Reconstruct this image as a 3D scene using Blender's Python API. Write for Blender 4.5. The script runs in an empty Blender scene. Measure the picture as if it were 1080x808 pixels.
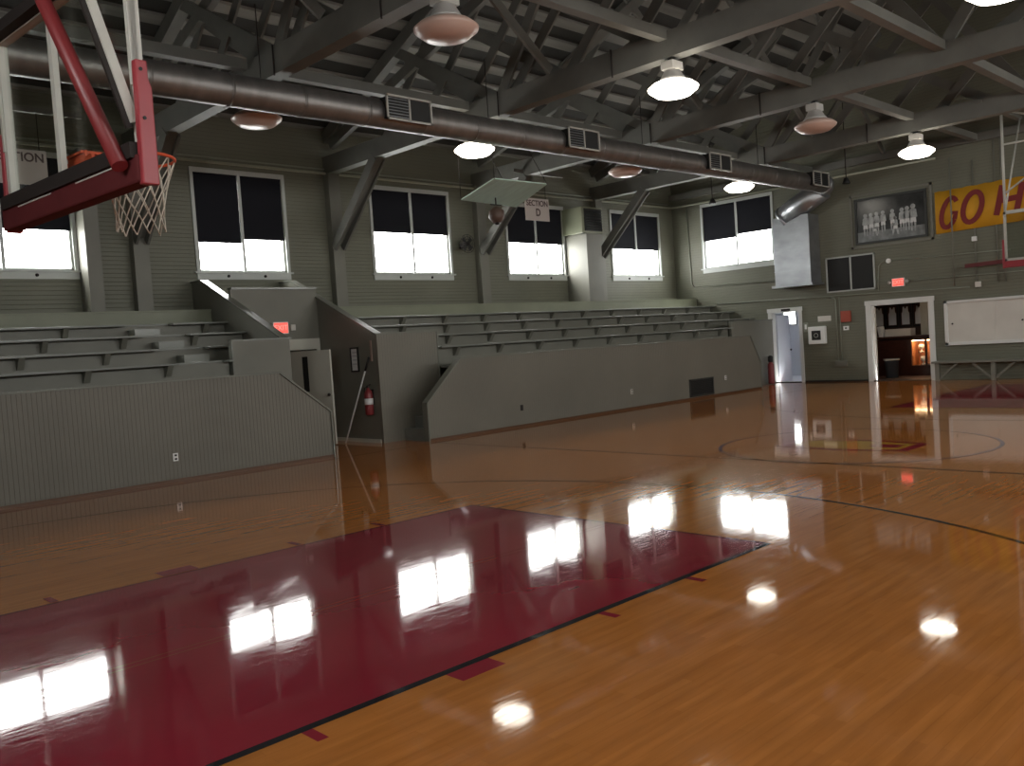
import bpy, bmesh, math, random
from mathutils import Vector, Matrix
random.seed(7)
C = bpy.context.scene.collection
scene = bpy.context.scene
PI = math.pi

# ------------------------------------------------------------------ camera, world, exposure
YAW, PITCH, ROLL, FPX = math.radians(44.0), math.radians(-2.54), math.radians(-3.83), 927.4
CAM = Vector((0, 0, 1.75))
fw = Vector((math.sin(YAW)*math.cos(PITCH), math.cos(YAW)*math.cos(PITCH), math.sin(PITCH)))
rt = Vector((math.cos(YAW), -math.sin(YAW), 0))
up = rt.cross(fw)
cr, sr = math.cos(ROLL), math.sin(ROLL)
rx = rt*cr + up*sr
ux = up*cr - rt*sr
cd = bpy.data.cameras.new('camera')
cam = bpy.data.objects.new('camera', cd); C.objects.link(cam)
cam.matrix_world = Matrix(((rx.x, ux.x, -fw.x, CAM.x), (rx.y, ux.y, -fw.y, CAM.y), (rx.z, ux.z, -fw.z, CAM.z), (0, 0, 0, 1)))
cd.sensor_width = 36.0; cd.lens = FPX/1080*36.0; cd.clip_start = 0.05; cd.clip_end = 200
scene.camera = cam

world = bpy.data.worlds.new('world'); scene.world = world; world.use_nodes = True
bg = world.node_tree.nodes['Background']
bg.inputs[0].default_value = (1.0, 0.99, 0.96, 1); bg.inputs[1].default_value = 15.0
scene.view_settings.view_transform = 'Standard'; scene.view_settings.look = 'None'
scene.view_settings.gamma = 1.0; scene.view_settings.use_curve_mapping = False
scene.view_settings.exposure = 0.47

LAMP_W = 7.0

# ------------------------------------------------------------------ room numbers
YW, YR, XE, XN = 17.45, -6.41, 24.85, -3.4      # left wall, right wall, far wall, near wall
YF = 13.14                                       # bleacher front
YC = 5.52                                        # middle of the court and ridge
SL = 0.42
def deck(y): return 6.95 + SL*(YW - YC - abs(y - YC))

# portals for daylight in every window (sky sampling)
WIN = [(3.35, 5.72, 3.66, 5.72), (8.15, 10.17, 3.66, 5.71), (12.56, 14.92, 3.66, 5.68), (17.05, 19.3, 3.66, 5.56), (21.57, 24.0, 3.66, 5.6)]
WINF = (13.80, 16.26, 3.78, 5.77)
WIN_ADDED = [(-4.5, -2.2, 3.66, 5.7), (0.9, 3.2, 3.66, 5.7)]  # unseen near-wall windows, added to light faces turned toward -x
def portal(loc, rot, w, h):
    l = bpy.data.lights.new('daylight_portal', 'AREA'); l.shape = 'RECTANGLE'; l.size = w; l.size_y = h
    l.cycles.is_portal = True
    o = bpy.data.objects.new('daylight_portal', l); o.location = loc; o.rotation_euler = rot; C.objects.link(o)
for a, b, z0, z1 in WIN:
    portal(((a+b)/2, YW+0.24, (z0+z1)/2), (-PI/2, 0, 0), b-a, z1-z0)
    portal(((a+b)/2, YR-0.24, (z0+z1)/2), (PI/2, 0, 0), b-a, z1-z0)
for a, b, z0, z1 in WIN_ADDED: portal((XN-0.24, (a+b)/2, (z0+z1)/2), (0, -PI/2, 0), z1-z0, b-a)
portal((XE+0.24, (WINF[0]+WINF[1])/2, (WINF[2]+WINF[3])/2), (0, PI/2, 0), WINF[3]-WINF[2], WINF[1]-WINF[0])

# ------------------------------------------------------------------ materials
def mat(name, col, rough=0.6, metal=0.0, spec=0.5, emit=None, es=0, coat=0, alpha=None):
    m = bpy.data.materials.new(name); m.use_nodes = True
    b = m.node_tree.nodes['Principled BSDF']
    b.inputs['Base Color'].default_value = (*col, 1); b.inputs['Roughness'].default_value = rough
    b.inputs['Metallic'].default_value = metal; b.inputs['Specular IOR Level'].default_value = spec
    b.inputs['Coat Weight'].default_value = coat
    if emit: b.inputs['Emission Color'].default_value = (*emit, 1); b.inputs['Emission Strength'].default_value = es
    return m
def N(m, t, **k):
    n = m.node_tree.nodes.new(t)
    for a, v in k.items(): setattr(n, a, v)
    return n
def LK(m, a, b): m.node_tree.links.new(a, b)
def mottle(m, col, amt=0.12, scale=1.2, detail=5, stretch=(1, 1, 1)):
    """uneven paint or wear: colour varies a little around col"""
    b = m.node_tree.nodes['Principled BSDF']
    tc = N(m, 'ShaderNodeTexCoord'); mp = N(m, 'ShaderNodeMapping'); mp.inputs['Scale'].default_value = stretch
    ns = N(m, 'ShaderNodeTexNoise'); ns.inputs['Scale'].default_value = scale; ns.inputs['Detail'].default_value = detail
    rp = N(m, 'ShaderNodeValToRGB')
    rp.color_ramp.elements[0].position = 0.3; rp.color_ramp.elements[1].position = 0.7
    rp.color_ramp.elements[0].color = (*[c*(1-amt) for c in col], 1); rp.color_ramp.elements[1].color = (*[min(1, c*(1+amt)) for c in col], 1)
    LK(m, tc.outputs['Object'], mp.inputs[0]); LK(m, mp.outputs[0], ns.inputs['Vector']); LK(m, ns.outputs['Fac'], rp.inputs[0])
    LK(m, rp.outputs[0], b.inputs['Base Color'])
    return m
def grooved(name, col, axis, pitch, gw=0.12, rough=0.5, depth=0.008, amt=0.08, spec=0.4):
    """boards: grooves every `pitch` metres along axis; real relief through bump, groove shade also painted in as a darker colour"""
    m = mat(name, col, rough, spec=spec); b = m.node_tree.nodes['Principled BSDF']
    g = N(m, 'ShaderNodeNewGeometry'); s = N(m, 'ShaderNodeSeparateXYZ'); LK(m, g.outputs['Position'], s.inputs[0])
    src = s.outputs[axis] if isinstance(axis, int) else None
    if src is None:
        ad = N(m, 'ShaderNodeMath', operation='ADD'); LK(m, s.outputs[0], ad.inputs[0]); LK(m, s.outputs[1], ad.inputs[1]); src = ad.outputs[0]
    d = N(m, 'ShaderNodeMath', operation='DIVIDE'); LK(m, src, d.inputs[0]); d.inputs[1].default_value = pitch
    f = N(m, 'ShaderNodeMath', operation='FRACT'); LK(m, d.outputs[0], f.inputs[0])
    mr = N(m, 'ShaderNodeMapRange'); LK(m, f.outputs[0], mr.inputs[0]); mr.inputs[1].default_value = 0; mr.inputs[2].default_value = gw
    bp = N(m, 'ShaderNodeBump'); bp.inputs['Distance'].default_value = depth; bp.inputs['Strength'].default_value = 0.9
    LK(m, mr.outputs[0], bp.inputs['Height']); LK(m, bp.outputs[0], b.inputs['Normal'])
    ns = N(m, 'ShaderNodeTexNoise'); ns.inputs['Scale'].default_value = 0.9; ns.inputs['Detail'].default_value = 6
    LK(m, g.outputs['Position'], ns.inputs['Vector'])
    rp = N(m, 'ShaderNodeValToRGB'); rp.color_ramp.elements[0].position = 0.3; rp.color_ramp.elements[1].position = 0.7
    rp.color_ramp.elements[0].color = (*[c*(1-amt) for c in col], 1); rp.color_ramp.elements[1].color = (*[c*(1+amt) for c in col], 1)
    LK(m, ns.outputs['Fac'], rp.inputs[0])
    mx = N(m, 'ShaderNodeMix', data_type='RGBA'); mx.inputs[6].default_value = (*[c*0.72 for c in col], 1)  # shade of the gap mixed into the board colour
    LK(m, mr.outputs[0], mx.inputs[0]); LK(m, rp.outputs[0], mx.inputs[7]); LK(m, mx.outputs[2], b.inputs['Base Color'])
    return m

GREEN = (0.168, 0.168, 0.126)
M = {}
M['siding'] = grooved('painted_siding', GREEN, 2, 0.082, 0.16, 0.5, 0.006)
M['siding_x'] = M['siding']
M['bead'] = grooved('bead_board', (0.180, 0.168, 0.138), 'xy', 0.062, 0.16, 0.45, 0.005)
M['paint'] = mottle(mat('grey_green_paint', GREEN, 0.5), (0.180, 0.175, 0.145), 0.1)
M['cap'] = mottle(mat('glossy_grey_cap_paint', GREEN, 0.22), (0.20, 0.205, 0.175), 0.1)
M['ledge'] = mottle(mat('pale_green_paint', GREEN, 0.45), (0.22, 0.23, 0.16), 0.1)
M['seat'] = mottle(mat('bench_paint', GREEN, 0.35), (0.190, 0.195, 0.172), 0.15, 1.5, 5, (0.3, 3, 3))
M['timber'] = mottle(mat('painted_timber', GREEN, 0.6), (0.140, 0.138, 0.122), 0.14, 2.0, 6, (1, 1, 1))
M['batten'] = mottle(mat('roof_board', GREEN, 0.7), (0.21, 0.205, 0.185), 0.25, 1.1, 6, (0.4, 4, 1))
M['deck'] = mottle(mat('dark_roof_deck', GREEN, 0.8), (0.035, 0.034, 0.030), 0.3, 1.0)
M['white'] = mottle(mat('white_trim_paint', GREEN, 0.4), (0.70, 0.70, 0.68), 0.05)
M['offwhite'] = mottle(mat('offwhite_board', GREEN, 0.45), (0.64, 0.61, 0.56), 0.05, 2)
M['frame'] = mat('window_frame_paint', (0.50, 0.52, 0.50), 0.4)
M['blind'] = mat('black_blind_fabric', (0.012, 0.012, 0.017), 0.8, spec=0.2)
M['black'] = mat('black_matte', (0.012, 0.012, 0.012), 0.6)
M['grille'] = mat('dark_grille', (0.03, 0.032, 0.03), 0.5)
M['shaded_pad'] = mottle(mat('shaded_red_padding', GREEN, 0.7, spec=0.15), (0.095, 0.018, 0.020), 0.15, 3)  # red padding darkened to carry the shade of its backlit rear
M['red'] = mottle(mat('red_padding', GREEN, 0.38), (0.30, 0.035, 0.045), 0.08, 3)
M['red_metal'] = mat('red_enamel', (0.20, 0.025, 0.028), 0.4)
M['maroon_metal'] = mat('maroon_steel', (0.12, 0.02, 0.022), 0.4)
M['orange'] = mat('orange_rim_enamel', (0.66, 0.10, 0.04), 0.55, spec=0.3)
M['net'] = mat('white_net_cord', (0.62, 0.58, 0.50), 0.8)
M['steel_white'] = mottle(mat('pale_painted_steel', GREEN, 0.4), (0.47, 0.46, 0.42), 0.06, 6)
M['steel_dark'] = mat('dark_steel', (0.026, 0.021, 0.020), 0.6, spec=0.2)
M['galv'] = mottle(mat('galvanised_sheet', GREEN, 0.36, 0.85), (0.36, 0.37, 0.39), 0.15, 1.5, 3, (1, 1, 2))
M['duct'] = mottle(mat('dull_spiral_duct', GREEN, 0.45, 0.8), (0.24, 0.225, 0.215), 0.15, 2.0, 4, (3, 1, 1))
M['conduit'] = mat('painted_conduit', (0.26, 0.27, 0.22), 0.35)
M['pipe_light'] = mat('pale_pipe_paint', (0.42, 0.43, 0.34), 0.35)
M['brown'] = mat('brown_horn', (0.10, 0.06, 0.045), 0.55)
M['mint'] = mottle(mat('mint_sheet_metal', GREEN, 0.35, 0.3), (0.50, 0.66, 0.58), 0.1, 2, 4, (6, 1, 1))
M['door'] = mottle(mat('pale_door_paint', GREEN, 0.4), (0.58, 0.57, 0.50), 0.05)
M['hall'] = mat('white_hall_paint', (0.72, 0.74, 0.80), 0.45)
M['lobby'] = mottle(mat('dark_lobby_panelling', GREEN, 0.5), (0.06, 0.030, 0.022), 0.2, 3)
M['wood_dark'] = mottle(mat('dark_varnished_wood', GREEN, 0.3), (0.055, 0.018, 0.012), 0.25, 6, 5, (1, 1, 4))
M['wood_lit'] = mat('warm_case_lining', (0.60, 0.25, 0.10), 0.6)
M['bin'] = mat('grey_bin_plastic', (0.07, 0.075, 0.085), 0.5)
M['banner'] = mottle(mat('gold_banner_cloth', GREEN, 0.7), (0.62, 0.30, 0.012), 0.08, 2)
M['banner_red'] = mat('maroon_lettering', (0.20, 0.018, 0.018), 0.7)
M['sign'] = mat('pinkish_white_sign', (0.44, 0.38, 0.35), 0.6)
M['sign_ink'] = mat('dark_sign_lettering', (0.07, 0.04, 0.04), 0.7)
M['paper'] = mat('white_paper', (0.72, 0.72, 0.72), 0.7)
M['redbox'] = mat('red_box_enamel', (0.36, 0.06, 0.03), 0.4)
M['plate'] = mat('white_plastic_plate', (0.85, 0.85, 0.83), 0.4)
M['photo_dark'] = mottle(mat('photo_background', GREEN, 0.2), (0.035, 0.037, 0.037), 0.5, 2.5)
M['photo_floor'] = mottle(mat('photo_floor', GREEN, 0.2), (0.20, 0.21, 0.21), 0.3, 6)
M['photo_fig'] = mottle(mat('photo_figures', GREEN, 0.25), (0.36, 0.37, 0.37), 0.35, 8)
M['photo_shorts'] = mat('photo_shorts', (0.62, 0.62, 0.62), 0.3)
M['lamp_house'] = mat('lamp_housing', (0.45, 0.43, 0.40), 0.4)
M['lamp_refl'] = mat('lamp_reflector', (0.42, 0.40, 0.38), 0.35, 0.1)
M['lamp_pink'] = mat('unlit_pink_lens', (0.52, 0.36, 0.30), 0.3)
M['lamp_glow'] = mat('glowing_lens', (0.9, 0.9, 0.85), 0.3, emit=(1.0, 0.93, 0.80), es=LAMP_W)
M['exit'] = mat('lit_exit_sign', (0.7, 0.05, 0.03), 0.4, emit=(1.0, 0.08, 0.06), es=1.0)
M['exit_bright'] = mat('exit_sign_lettering', (0.8, 0.1, 0.08), 0.4, emit=(1.0, 0.22, 0.18), es=1.3)
M['case_lamp'] = mat('case_lamp', (1, 0.8, 0.5), 0.4, emit=(1.0, 0.62, 0.32), es=10.0)
M['jersey'] = mat('jersey_cloth', (0.72, 0.72, 0.74), 0.8)
M['gold'] = mat('gold_trophy', (0.75, 0.60, 0.35), 0.25, 0.6)
M['base'] = mat('brown_baseboard', (0.10, 0.045, 0.02), 0.4)

def glass(name, tint, g):
    m = bpy.data.materials.new(name); m.use_nodes = True; nt = m.node_tree; nt.nodes.clear()
    o = nt.nodes.new('ShaderNodeOutputMaterial'); mx = nt.nodes.new('ShaderNodeMixShader')
    t = nt.nodes.new('ShaderNodeBsdfTransparent'); t.inputs[0].default_value = (*tint, 1)
    gl = nt.nodes.new('ShaderNodeBsdfGlossy'); gl.inputs['Roughness'].default_value = 0.03
    mx.inputs[0].default_value = g
    nt.links.new(t.outputs[0], mx.inputs[1]); nt.links.new(gl.outputs[0], mx.inputs[2]); nt.links.new(mx.outputs[0], o.inputs[0])
    return m
M['pane'] = glass('window_pane', (0.97, 0.98, 0.98), 0.02)
M['board_glass'] = glass('backboard_glass', (0.86, 0.88, 0.86), 0.06)
M['case_glass'] = glass('case_glass', (0.95, 0.95, 0.95), 0.05)

def floor_mat(name, kind):
    m = mat(name, (0.4, 0.2, 0.07), 0.05, spec=0.58); b = m.node_tree.nodes['Principled BSDF']
    g = N(m, 'ShaderNodeNewGeometry')
    if kind == 'wood':
        br = N(m, 'ShaderNodeTexBrick'); br.offset = 0.37; br.offset_frequency = 2
        br.inputs['Scale'].default_value = 1.0; br.inputs['Brick Width'].default_value = 0.9; br.inputs['Row Height'].default_value = 0.057
        br.inputs['Mortar Size'].default_value = 0.0009; br.inputs['Bias'].default_value = 0.0
        br.inputs['Color1'].default_value = (0.49, 0.178, 0.041, 1); br.inputs['Color2'].default_value = (0.43, 0.152, 0.034, 1)
        br.inputs['Mortar'].default_value = (0.37, 0.130, 0.030, 1)
        LK(m, g.outputs['Position'], br.inputs['Vector'])
        ns = N(m, 'ShaderNodeTexNoise'); mp = N(m, 'ShaderNodeMapping'); mp.inputs['Scale'].default_value = (0.8, 9, 1)
        LK(m, g.outputs['Position'], mp.inputs[0]); LK(m, mp.outputs[0], ns.inputs['Vector']); ns.inputs['Scale'].default_value = 2.0; ns.inputs['Detail'].default_value = 6
        mr = N(m, 'ShaderNodeMapRange'); LK(m, ns.outputs['Fac'], mr.inputs[0]); mr.inputs[1].default_value = 0.3; mr.inputs[2].default_value = 0.7; mr.inputs[3].default_value = 0.86; mr.inputs[4].default_value = 1.12
        mx = N(m, 'ShaderNodeMix', data_type='RGBA', blend_type='MULTIPLY'); mx.inputs[0].default_value = 1
        LK(m, br.outputs['Color'], mx.inputs[6]); LK(m, mr.outputs[0], mx.inputs[7]); LK(m, mx.outputs[2], b.inputs['Base Color'])
    else:
        mottle(m, kind, 0.10, 1.0)
    # long shallow waves of the varnish plus fine board cupping
    mp2 = N(m, 'ShaderNodeMapping'); mp2.inputs['Scale'].default_value = (0.7, 5.0, 1)
    LK(m, g.outputs['Position'], mp2.inputs[0])
    n2 = N(m, 'ShaderNodeTexNoise'); n2.inputs['Scale'].default_value = 3.2; n2.inputs['Detail'].default_value = 3.0
    LK(m, mp2.outputs[0], n2.inputs['Vector'])
    mp3 = N(m, 'ShaderNodeMapping'); mp3.inputs['Scale'].default_value = (3.0, 26.0, 1)
    LK(m, g.outputs['Position'], mp3.inputs[0])
    n3 = N(m, 'ShaderNodeTexNoise'); n3.inputs['Scale'].default_value = 1.6; n3.inputs['Detail'].default_value = 4.0
    LK(m, mp3.outputs[0], n3.inputs['Vector'])
    r3 = N(m, 'ShaderNodeMapRange'); LK(m, n3.outputs['Fac'], r3.inputs[0]); r3.inputs[1].default_value = 0.35; r3.inputs[2].default_value = 0.75; r3.inputs[3].default_value = 0.03; r3.inputs[4].default_value = 0.09
    LK(m, r3.outputs[0], b.inputs['Roughness'])
    bp = N(m, 'ShaderNodeBump'); bp.inputs['Strength'].default_value = 0.5; bp.inputs['Distance'].default_value = 0.00026
    LK(m, n2.outputs['Fac'], bp.inputs['Height']); LK(m, bp.outputs[0], b.inputs['Normal'])
    return m
M['floor'] = floor_mat('varnished_maple_floor', 'wood')
M['lane'] = floor_mat('maroon_floor_paint', (0.27, 0.022, 0.038))
M['line'] = floor_mat('black_floor_line', (0.018, 0.018, 0.022))
M['blue_line'] = floor_mat('navy_floor_line', (0.03, 0.03, 0.09))
M['gold_floor'] = floor_mat('gold_floor_paint', (0.50, 0.26, 0.03))
M['tan_line'] = floor_mat('pale_floor_seam', (0.26, 0.09, 0.05))

# ------------------------------------------------------------------ mesh builder
class MB:
    def __init__(s): s.v = []; s.f = []; s.mi = []; s.smooth = []
    def add(s, vs, fs, mi=0, smooth=False):
        b = len(s.v); s.v += [tuple(v) for v in vs]
        for f in fs: s.f.append([b+i for i in f]); s.mi.append(mi); s.smooth.append(smooth)
        return s
    def box(s, a, b, mi=0):
        x0, x1 = sorted((a[0], b[0])); y0, y1 = sorted((a[1], b[1])); z0, z1 = sorted((a[2], b[2]))
        v = [(x0,y0,z0),(x1,y0,z0),(x1,y1,z0),(x0,y1,z0),(x0,y0,z1),(x1,y0,z1),(x1,y1,z1),(x0,y1,z1)]
        return s.add(v, [(0,3,2,1),(4,5,6,7),(0,1,5,4),(1,2,6,5),(2,3,7,6),(3,0,4,7)], mi)
    def bar(s, p, q, w, h, side=(1, 0, 0), mi=0):
        """rectangular bar p->q; w measured along `side`, h across"""
        p = Vector(p); q = Vector(q); d = (q-p).normalized(); sd = Vector(side); sd = (sd - d*sd.dot(d)).normalized(); u = d.cross(sd)
        v = [e + sd*(i*w/2) + u*(j*h/2) for e in (p, q) for i, j in ((-1,-1),(1,-1),(1,1),(-1,1))]
        return s.add(v, [(0,1,2,3),(7,6,5,4),(0,4,5,1),(1,5,6,2),(2,6,7,3),(3,7,4,0)], mi)
    def tube(s, pts, r, n=10, closed=False, mi=0, caps=True):
        pts = [Vector(p) for p in pts]; k = len(pts); rs = r if isinstance(r, (list, tuple)) else [r]*k
        vs = []; prev = None
        for i, p in enumerate(pts):
            a = pts[(i-1) % k] if (closed or i > 0) else p; b = pts[(i+1) % k] if (closed or i < k-1) else p
            d = (b-a).normalized()
            if prev is None:
                sd = d.orthogonal().normalized()
            else:
                sd = (prev - d*prev.dot(d)).normalized()
            prev = sd; u = d.cross(sd)
            vs += [p + sd*(rs[i]*math.cos(2*PI*j/n)) + u*(rs[i]*math.sin(2*PI*j/n)) for j in range(n)]
        fs = []
        for i in range(k if closed else k-1):
            a, b = i*n, ((i+1) % k)*n
            for j in range(n): fs.append((a+j, a+(j+1) % n, b+(j+1) % n, b+j))
        s.add(vs, fs, mi, True)
        if caps and not closed:
            base = len(s.v)-len(vs)
            s.f.append([base+j for j in reversed(range(n))]); s.mi.append(mi); s.smooth.append(False)
            s.f.append([base+(k-1)*n+j for j in range(n)]); s.mi.append(mi); s.smooth.append(False)
        return s
    def lathe(s, c, prof, n=24, mi=0, axis='z'):
        vs = []
        for r, z in prof:
            for j in range(n):
                a = 2*PI*j/n
                vs.append((c[0]+r*math.cos(a), c[1]+r*math.sin(a), c[2]+z) if axis == 'z' else (c[0]+r*math.cos(a), c[1]+z, c[2]+r*math.sin(a)))
        fs = [(i*n+j, i*n+(j+1) % n, (i+1)*n+(j+1) % n, (i+1)*n+j) for i in range(len(prof)-1) for j in range(n)]
        return s.add(vs, fs, mi, True)
    def prism(s, poly, axis, a, b, mi=0):
        """poly = 2d points in the two other axes (in xyz order), extruded a..b along axis"""
        def P(p, t):
            l = list(p); l.insert(axis, t); return tuple(l)
        n = len(poly); v = [P(p, a) for p in poly] + [P(p, b) for p in poly]
        fs = [list(range(n)), list(range(2*n-1, n-1, -1))] + [(i, (i+1) % n, n+(i+1) % n, n+i) for i in range(n)]
        return s.add(v, fs, mi)
    def sphere(s, c, r, n=16, m=10, mi=0):
        sc = r if isinstance(r, (tuple, list)) else (r, r, r)
        vs = [(c[0]+sc[0]*math.sin(PI*i/m)*math.cos(2*PI*j/n), c[1]+sc[1]*math.sin(PI*i/m)*math.sin(2*PI*j/n), c[2]+sc[2]*math.cos(PI*i/m)) for i in range(m+1) for j in range(n)]
        fs = [(i*n+j, i*n+(j+1) % n, (i+1)*n+(j+1) % n, (i+1)*n+j) for i in range(m) for j in range(n)]
        return s.add(vs, fs, mi, True)
OFF = {}
def put(name, mb, m, parent=None, bevel=0, loc=None):
    me = bpy.data.meshes.new(name)
    off = Vector((0, 0, 0))
    if parent is not None: off = OFF.get(parent.name, Vector((0, 0, 0)))
    elif loc is not None: off = Vector(loc)
    me.from_pydata([tuple(Vector(v)-off) for v in mb.v], [], mb.f)
    ms = m if isinstance(m, (list, tuple)) else [m]
    for q in ms: me.materials.append(q)
    for p, i, sm in zip(me.polygons, mb.mi, mb.smooth): p.material_index = i; p.use_smooth = sm
    bm = bmesh.new(); bm.from_mesh(me); bmesh.ops.remove_doubles(bm, verts=bm.verts, dist=1e-6)
    bmesh.ops.recalc_face_normals(bm, faces=bm.faces); bm.to_mesh(me); bm.free()
    o = bpy.data.objects.new(name, me); C.objects.link(o)
    if parent is not None: o.parent = parent
    elif loc is not None: o.location = off
    OFF[o.name] = off
    if bevel:
        b = o.modifiers.new('bevel', 'BEVEL'); b.width = bevel; b.segments = 2; b.limit_method = 'ANGLE'
    return o
def tag(o, label=None, cat=None, group=None, kind=None):
    if label: o['label'] = label
    if cat: o['category'] = cat
    if group: o['group'] = group
    if kind: o['kind'] = kind
    return o
def thing(name, label, cat, loc, group=None):
    o = bpy.data.objects.new(name, None); o.empty_display_size = 0.1; C.objects.link(o); o.location = loc
    OFF[o.name] = Vector(loc); return tag(o, label, cat, group)
def struct(name, mb, m, label=None): return tag(put(name, mb, m), label, kind='structure')
def children(o): return [c for c in bpy.data.objects if c.parent == o]
def copy_tree(o, dloc=None, parent=None):
    c = o.copy(); C.objects.link(c); c.parent = parent
    if dloc is not None: c.location = dloc
    for ch in children(o): copy_tree(ch, None, c)
    return c
def text(name, s, size, m, origin, right, upv, parent, thick=0.004, shear=0.0, xs=1.0, bold=0.0):
    cu = bpy.data.curves.new('t', 'FONT'); cu.body = s; cu.size = size; cu.extrude = thick; cu.shear = shear; cu.align_x = 'CENTER'; cu.align_y = 'CENTER'; cu.offset = bold
    to = bpy.data.objects.new('t', cu); C.objects.link(to); bpy.context.view_layer.update()
    me = bpy.data.meshes.new_from_object(to.evaluated_get(bpy.context.evaluated_depsgraph_get()))
    bpy.data.objects.remove(to); R = Vector(right); U = Vector(upv); W = R.cross(U); O = Vector(origin); off = OFF.get(parent.name, Vector())
    for v in me.vertices: v.co = O + R*v.co.x*xs + U*v.co.y + W*v.co.z - off
    me.materials.clear(); me.materials.append(m); me.name = name
    o = bpy.data.objects.new(name, me); C.objects.link(o); o.parent = parent; OFF[o.name] = off
    return o

# ------------------------------------------------------------------ structure: floor
def ring(mb, c, r, w, a0, a1, z, mi, n=96):
    vs = []; fs = []
    for i in range(n+1):
        a = a0+(a1-a0)*i/n
        for rr in (r-w/2, r+w/2): vs.append((c[0]+rr*math.cos(a), c[1]+rr*math.sin(a), z))
    for i in range(n): fs.append((2*i, 2*i+1, 2*i+3, 2*i+2))
    mb.add(vs, fs, mi)
def flat(mb, x0, x1, y0, y1, z, mi): mb.add([(x0,y0,z),(x1,y0,z),(x1,y1,z),(x0,y1,z)], [(0,1,2,3)], mi)
fl = MB(); fl.box((XN-0.3, YR-0.3, -0.12), (XE, YW+0.3, 0.0), 0)
LY0, LY1 = 3.72, 7.32
for mir in (0, 1):
    X = (lambda x: 23.7-x) if mir else (lambda x: x)
    flat(fl, *sorted((X(0.6), X(6.33))), LY0, LY1, 0.001, 1)
    for y in (LY0, LY1): flat(fl, *sorted((X(0.6), X(6.33))), y-(0.055 if y == LY0 else 0.012), y+(0.0 if y == LY0 else 0.012), 0.002, 2)
    flat(fl, *sorted((X(6.32), X(6.345))), LY0, LY1, 0.002, 2)
    flat(fl, *sorted((X(0.6), X(6.33))), 5.30, 5.312, 0.002, 5); flat(fl, *sorted((X(0.6), X(6.33))), 5.37, 5.382, 0.002, 5)
    for x, w in ((2.02, 0.06), (2.90, 0.31), (4.16, 0.06), (5.12, 0.06)):            # lane hash blocks
        flat(fl, *sorted((X(x), X(x+w))), LY0-0.20, LY0+0.06, 0.0012, 1)
        flat(fl, *sorted((X(x), X(x+w))), LY1+0.03, LY1+0.23, 0.0012, 1)
    cx = X(2.3); a0, a1 = (-PI/2, PI/2) if not mir else (PI/2, 3*PI/2)
    ring(fl, (cx, YC), 6.02, 0.05, a0, a1, 0.0015, 2)
    flat(fl, *sorted((X(0.6), X(2.3))), YC-6.045, YC-5.995, 0.0015, 2); flat(fl, *sorted((X(0.6), X(2.3))), YC+5.995, YC+6.045, 0.0015, 2)
flat(fl, 10.33, 10.38, -1.4, 12.9, 0.0015, 2)
flat(fl, 0.6, 23.1, 12.86, 12.90, 0.0015, 2)
ring(fl, (12.15, 5.65), 1.86, 0.05, 0, 2*PI, 0.0015, 3)
# centre-court emblem: maroon-edged gold lozenge band
def lozenge(w, h, z, mi, c=(12.05, 5.65)):
    fl.add([(c[0]-w*0.5, c[1]-h*0.5, z), (c[0]+w*0.5, c[1]-h*0.5, z), (c[0]+w*0.72, c[1], z), (c[0]+w*0.5, c[1]+h*0.5, z), (c[0]-w*0.5, c[1]+h*0.5, z), (c[0]-w*0.72, c[1], z)], [(0,1,2,3,4,5)], mi)
lozenge(0.80, 1.9, 0.0018, 1); lozenge(0.62, 1.6, 0.0022, 4)
flat(fl, 11.9, 12.2, 4.95, 5.35, 0.0026, 1)
struct('floor', fl, [M['floor'], M['lane'], M['line'], M['blue_line'], M['gold_floor'], M['tan_line']])

# ------------------------------------------------------------------ structure: walls with openings
def holed(mb, axis, fixed, thick, u0, u1, v0, v1, holes, mi=0):
    us = sorted({u0, u1, *[h[0] for h in holes], *[h[1] for h in holes]}); vs = sorted({v0, v1, *[h[2] for h in holes], *[h[3] for h in holes]})
    for a, b in zip(us, us[1:]):
        for c, d in zip(vs, vs[1:]):
            um, vm = (a+b)/2, (c+d)/2
            if any(h[0] < um < h[1] and h[2] < vm < h[3] for h in holes): continue
            if axis == 1: mb.box((a, fixed, c), (b, fixed+thick, d), mi)
            else: mb.box((fixed, a, c), (fixed+thick, b, d), mi)
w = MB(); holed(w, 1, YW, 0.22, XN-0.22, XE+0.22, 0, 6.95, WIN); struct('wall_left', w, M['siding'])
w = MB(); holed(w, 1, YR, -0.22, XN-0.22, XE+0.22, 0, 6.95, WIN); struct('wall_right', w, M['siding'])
D1 = (13.06, 13.98, 0.0, 2.17)       # small doorway: y0,y1,z0,z1
D2 = (9.27, 10.86, 0.0, 2.16)        # wide doorway
ridge = deck(YC)
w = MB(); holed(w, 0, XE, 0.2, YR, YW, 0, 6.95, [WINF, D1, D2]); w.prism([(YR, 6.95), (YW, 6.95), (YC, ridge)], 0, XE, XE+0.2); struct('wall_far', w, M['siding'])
w = MB(); holed(w, 0, XN, -0.2, YR, YW, 0, 6.95, WIN_ADDED); w.prism([(YR, 6.95), (YW, 6.95), (YC, ridge)], 0, XN-0.2, XN); struct('wall_near', w, M['siding'])
w = MB()
for sgn in (1, -1):
    ye = YC+sgn*(YW+0.3-YC); ze = deck(YW)-SL*0.3
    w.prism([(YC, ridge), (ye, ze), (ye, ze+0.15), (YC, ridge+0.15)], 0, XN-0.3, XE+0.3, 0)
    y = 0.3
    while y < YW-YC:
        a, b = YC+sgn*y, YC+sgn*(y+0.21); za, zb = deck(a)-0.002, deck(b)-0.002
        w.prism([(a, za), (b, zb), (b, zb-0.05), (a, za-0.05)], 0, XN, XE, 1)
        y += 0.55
struct('ceiling', w, [M['deck'], M['batten']])

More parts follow.
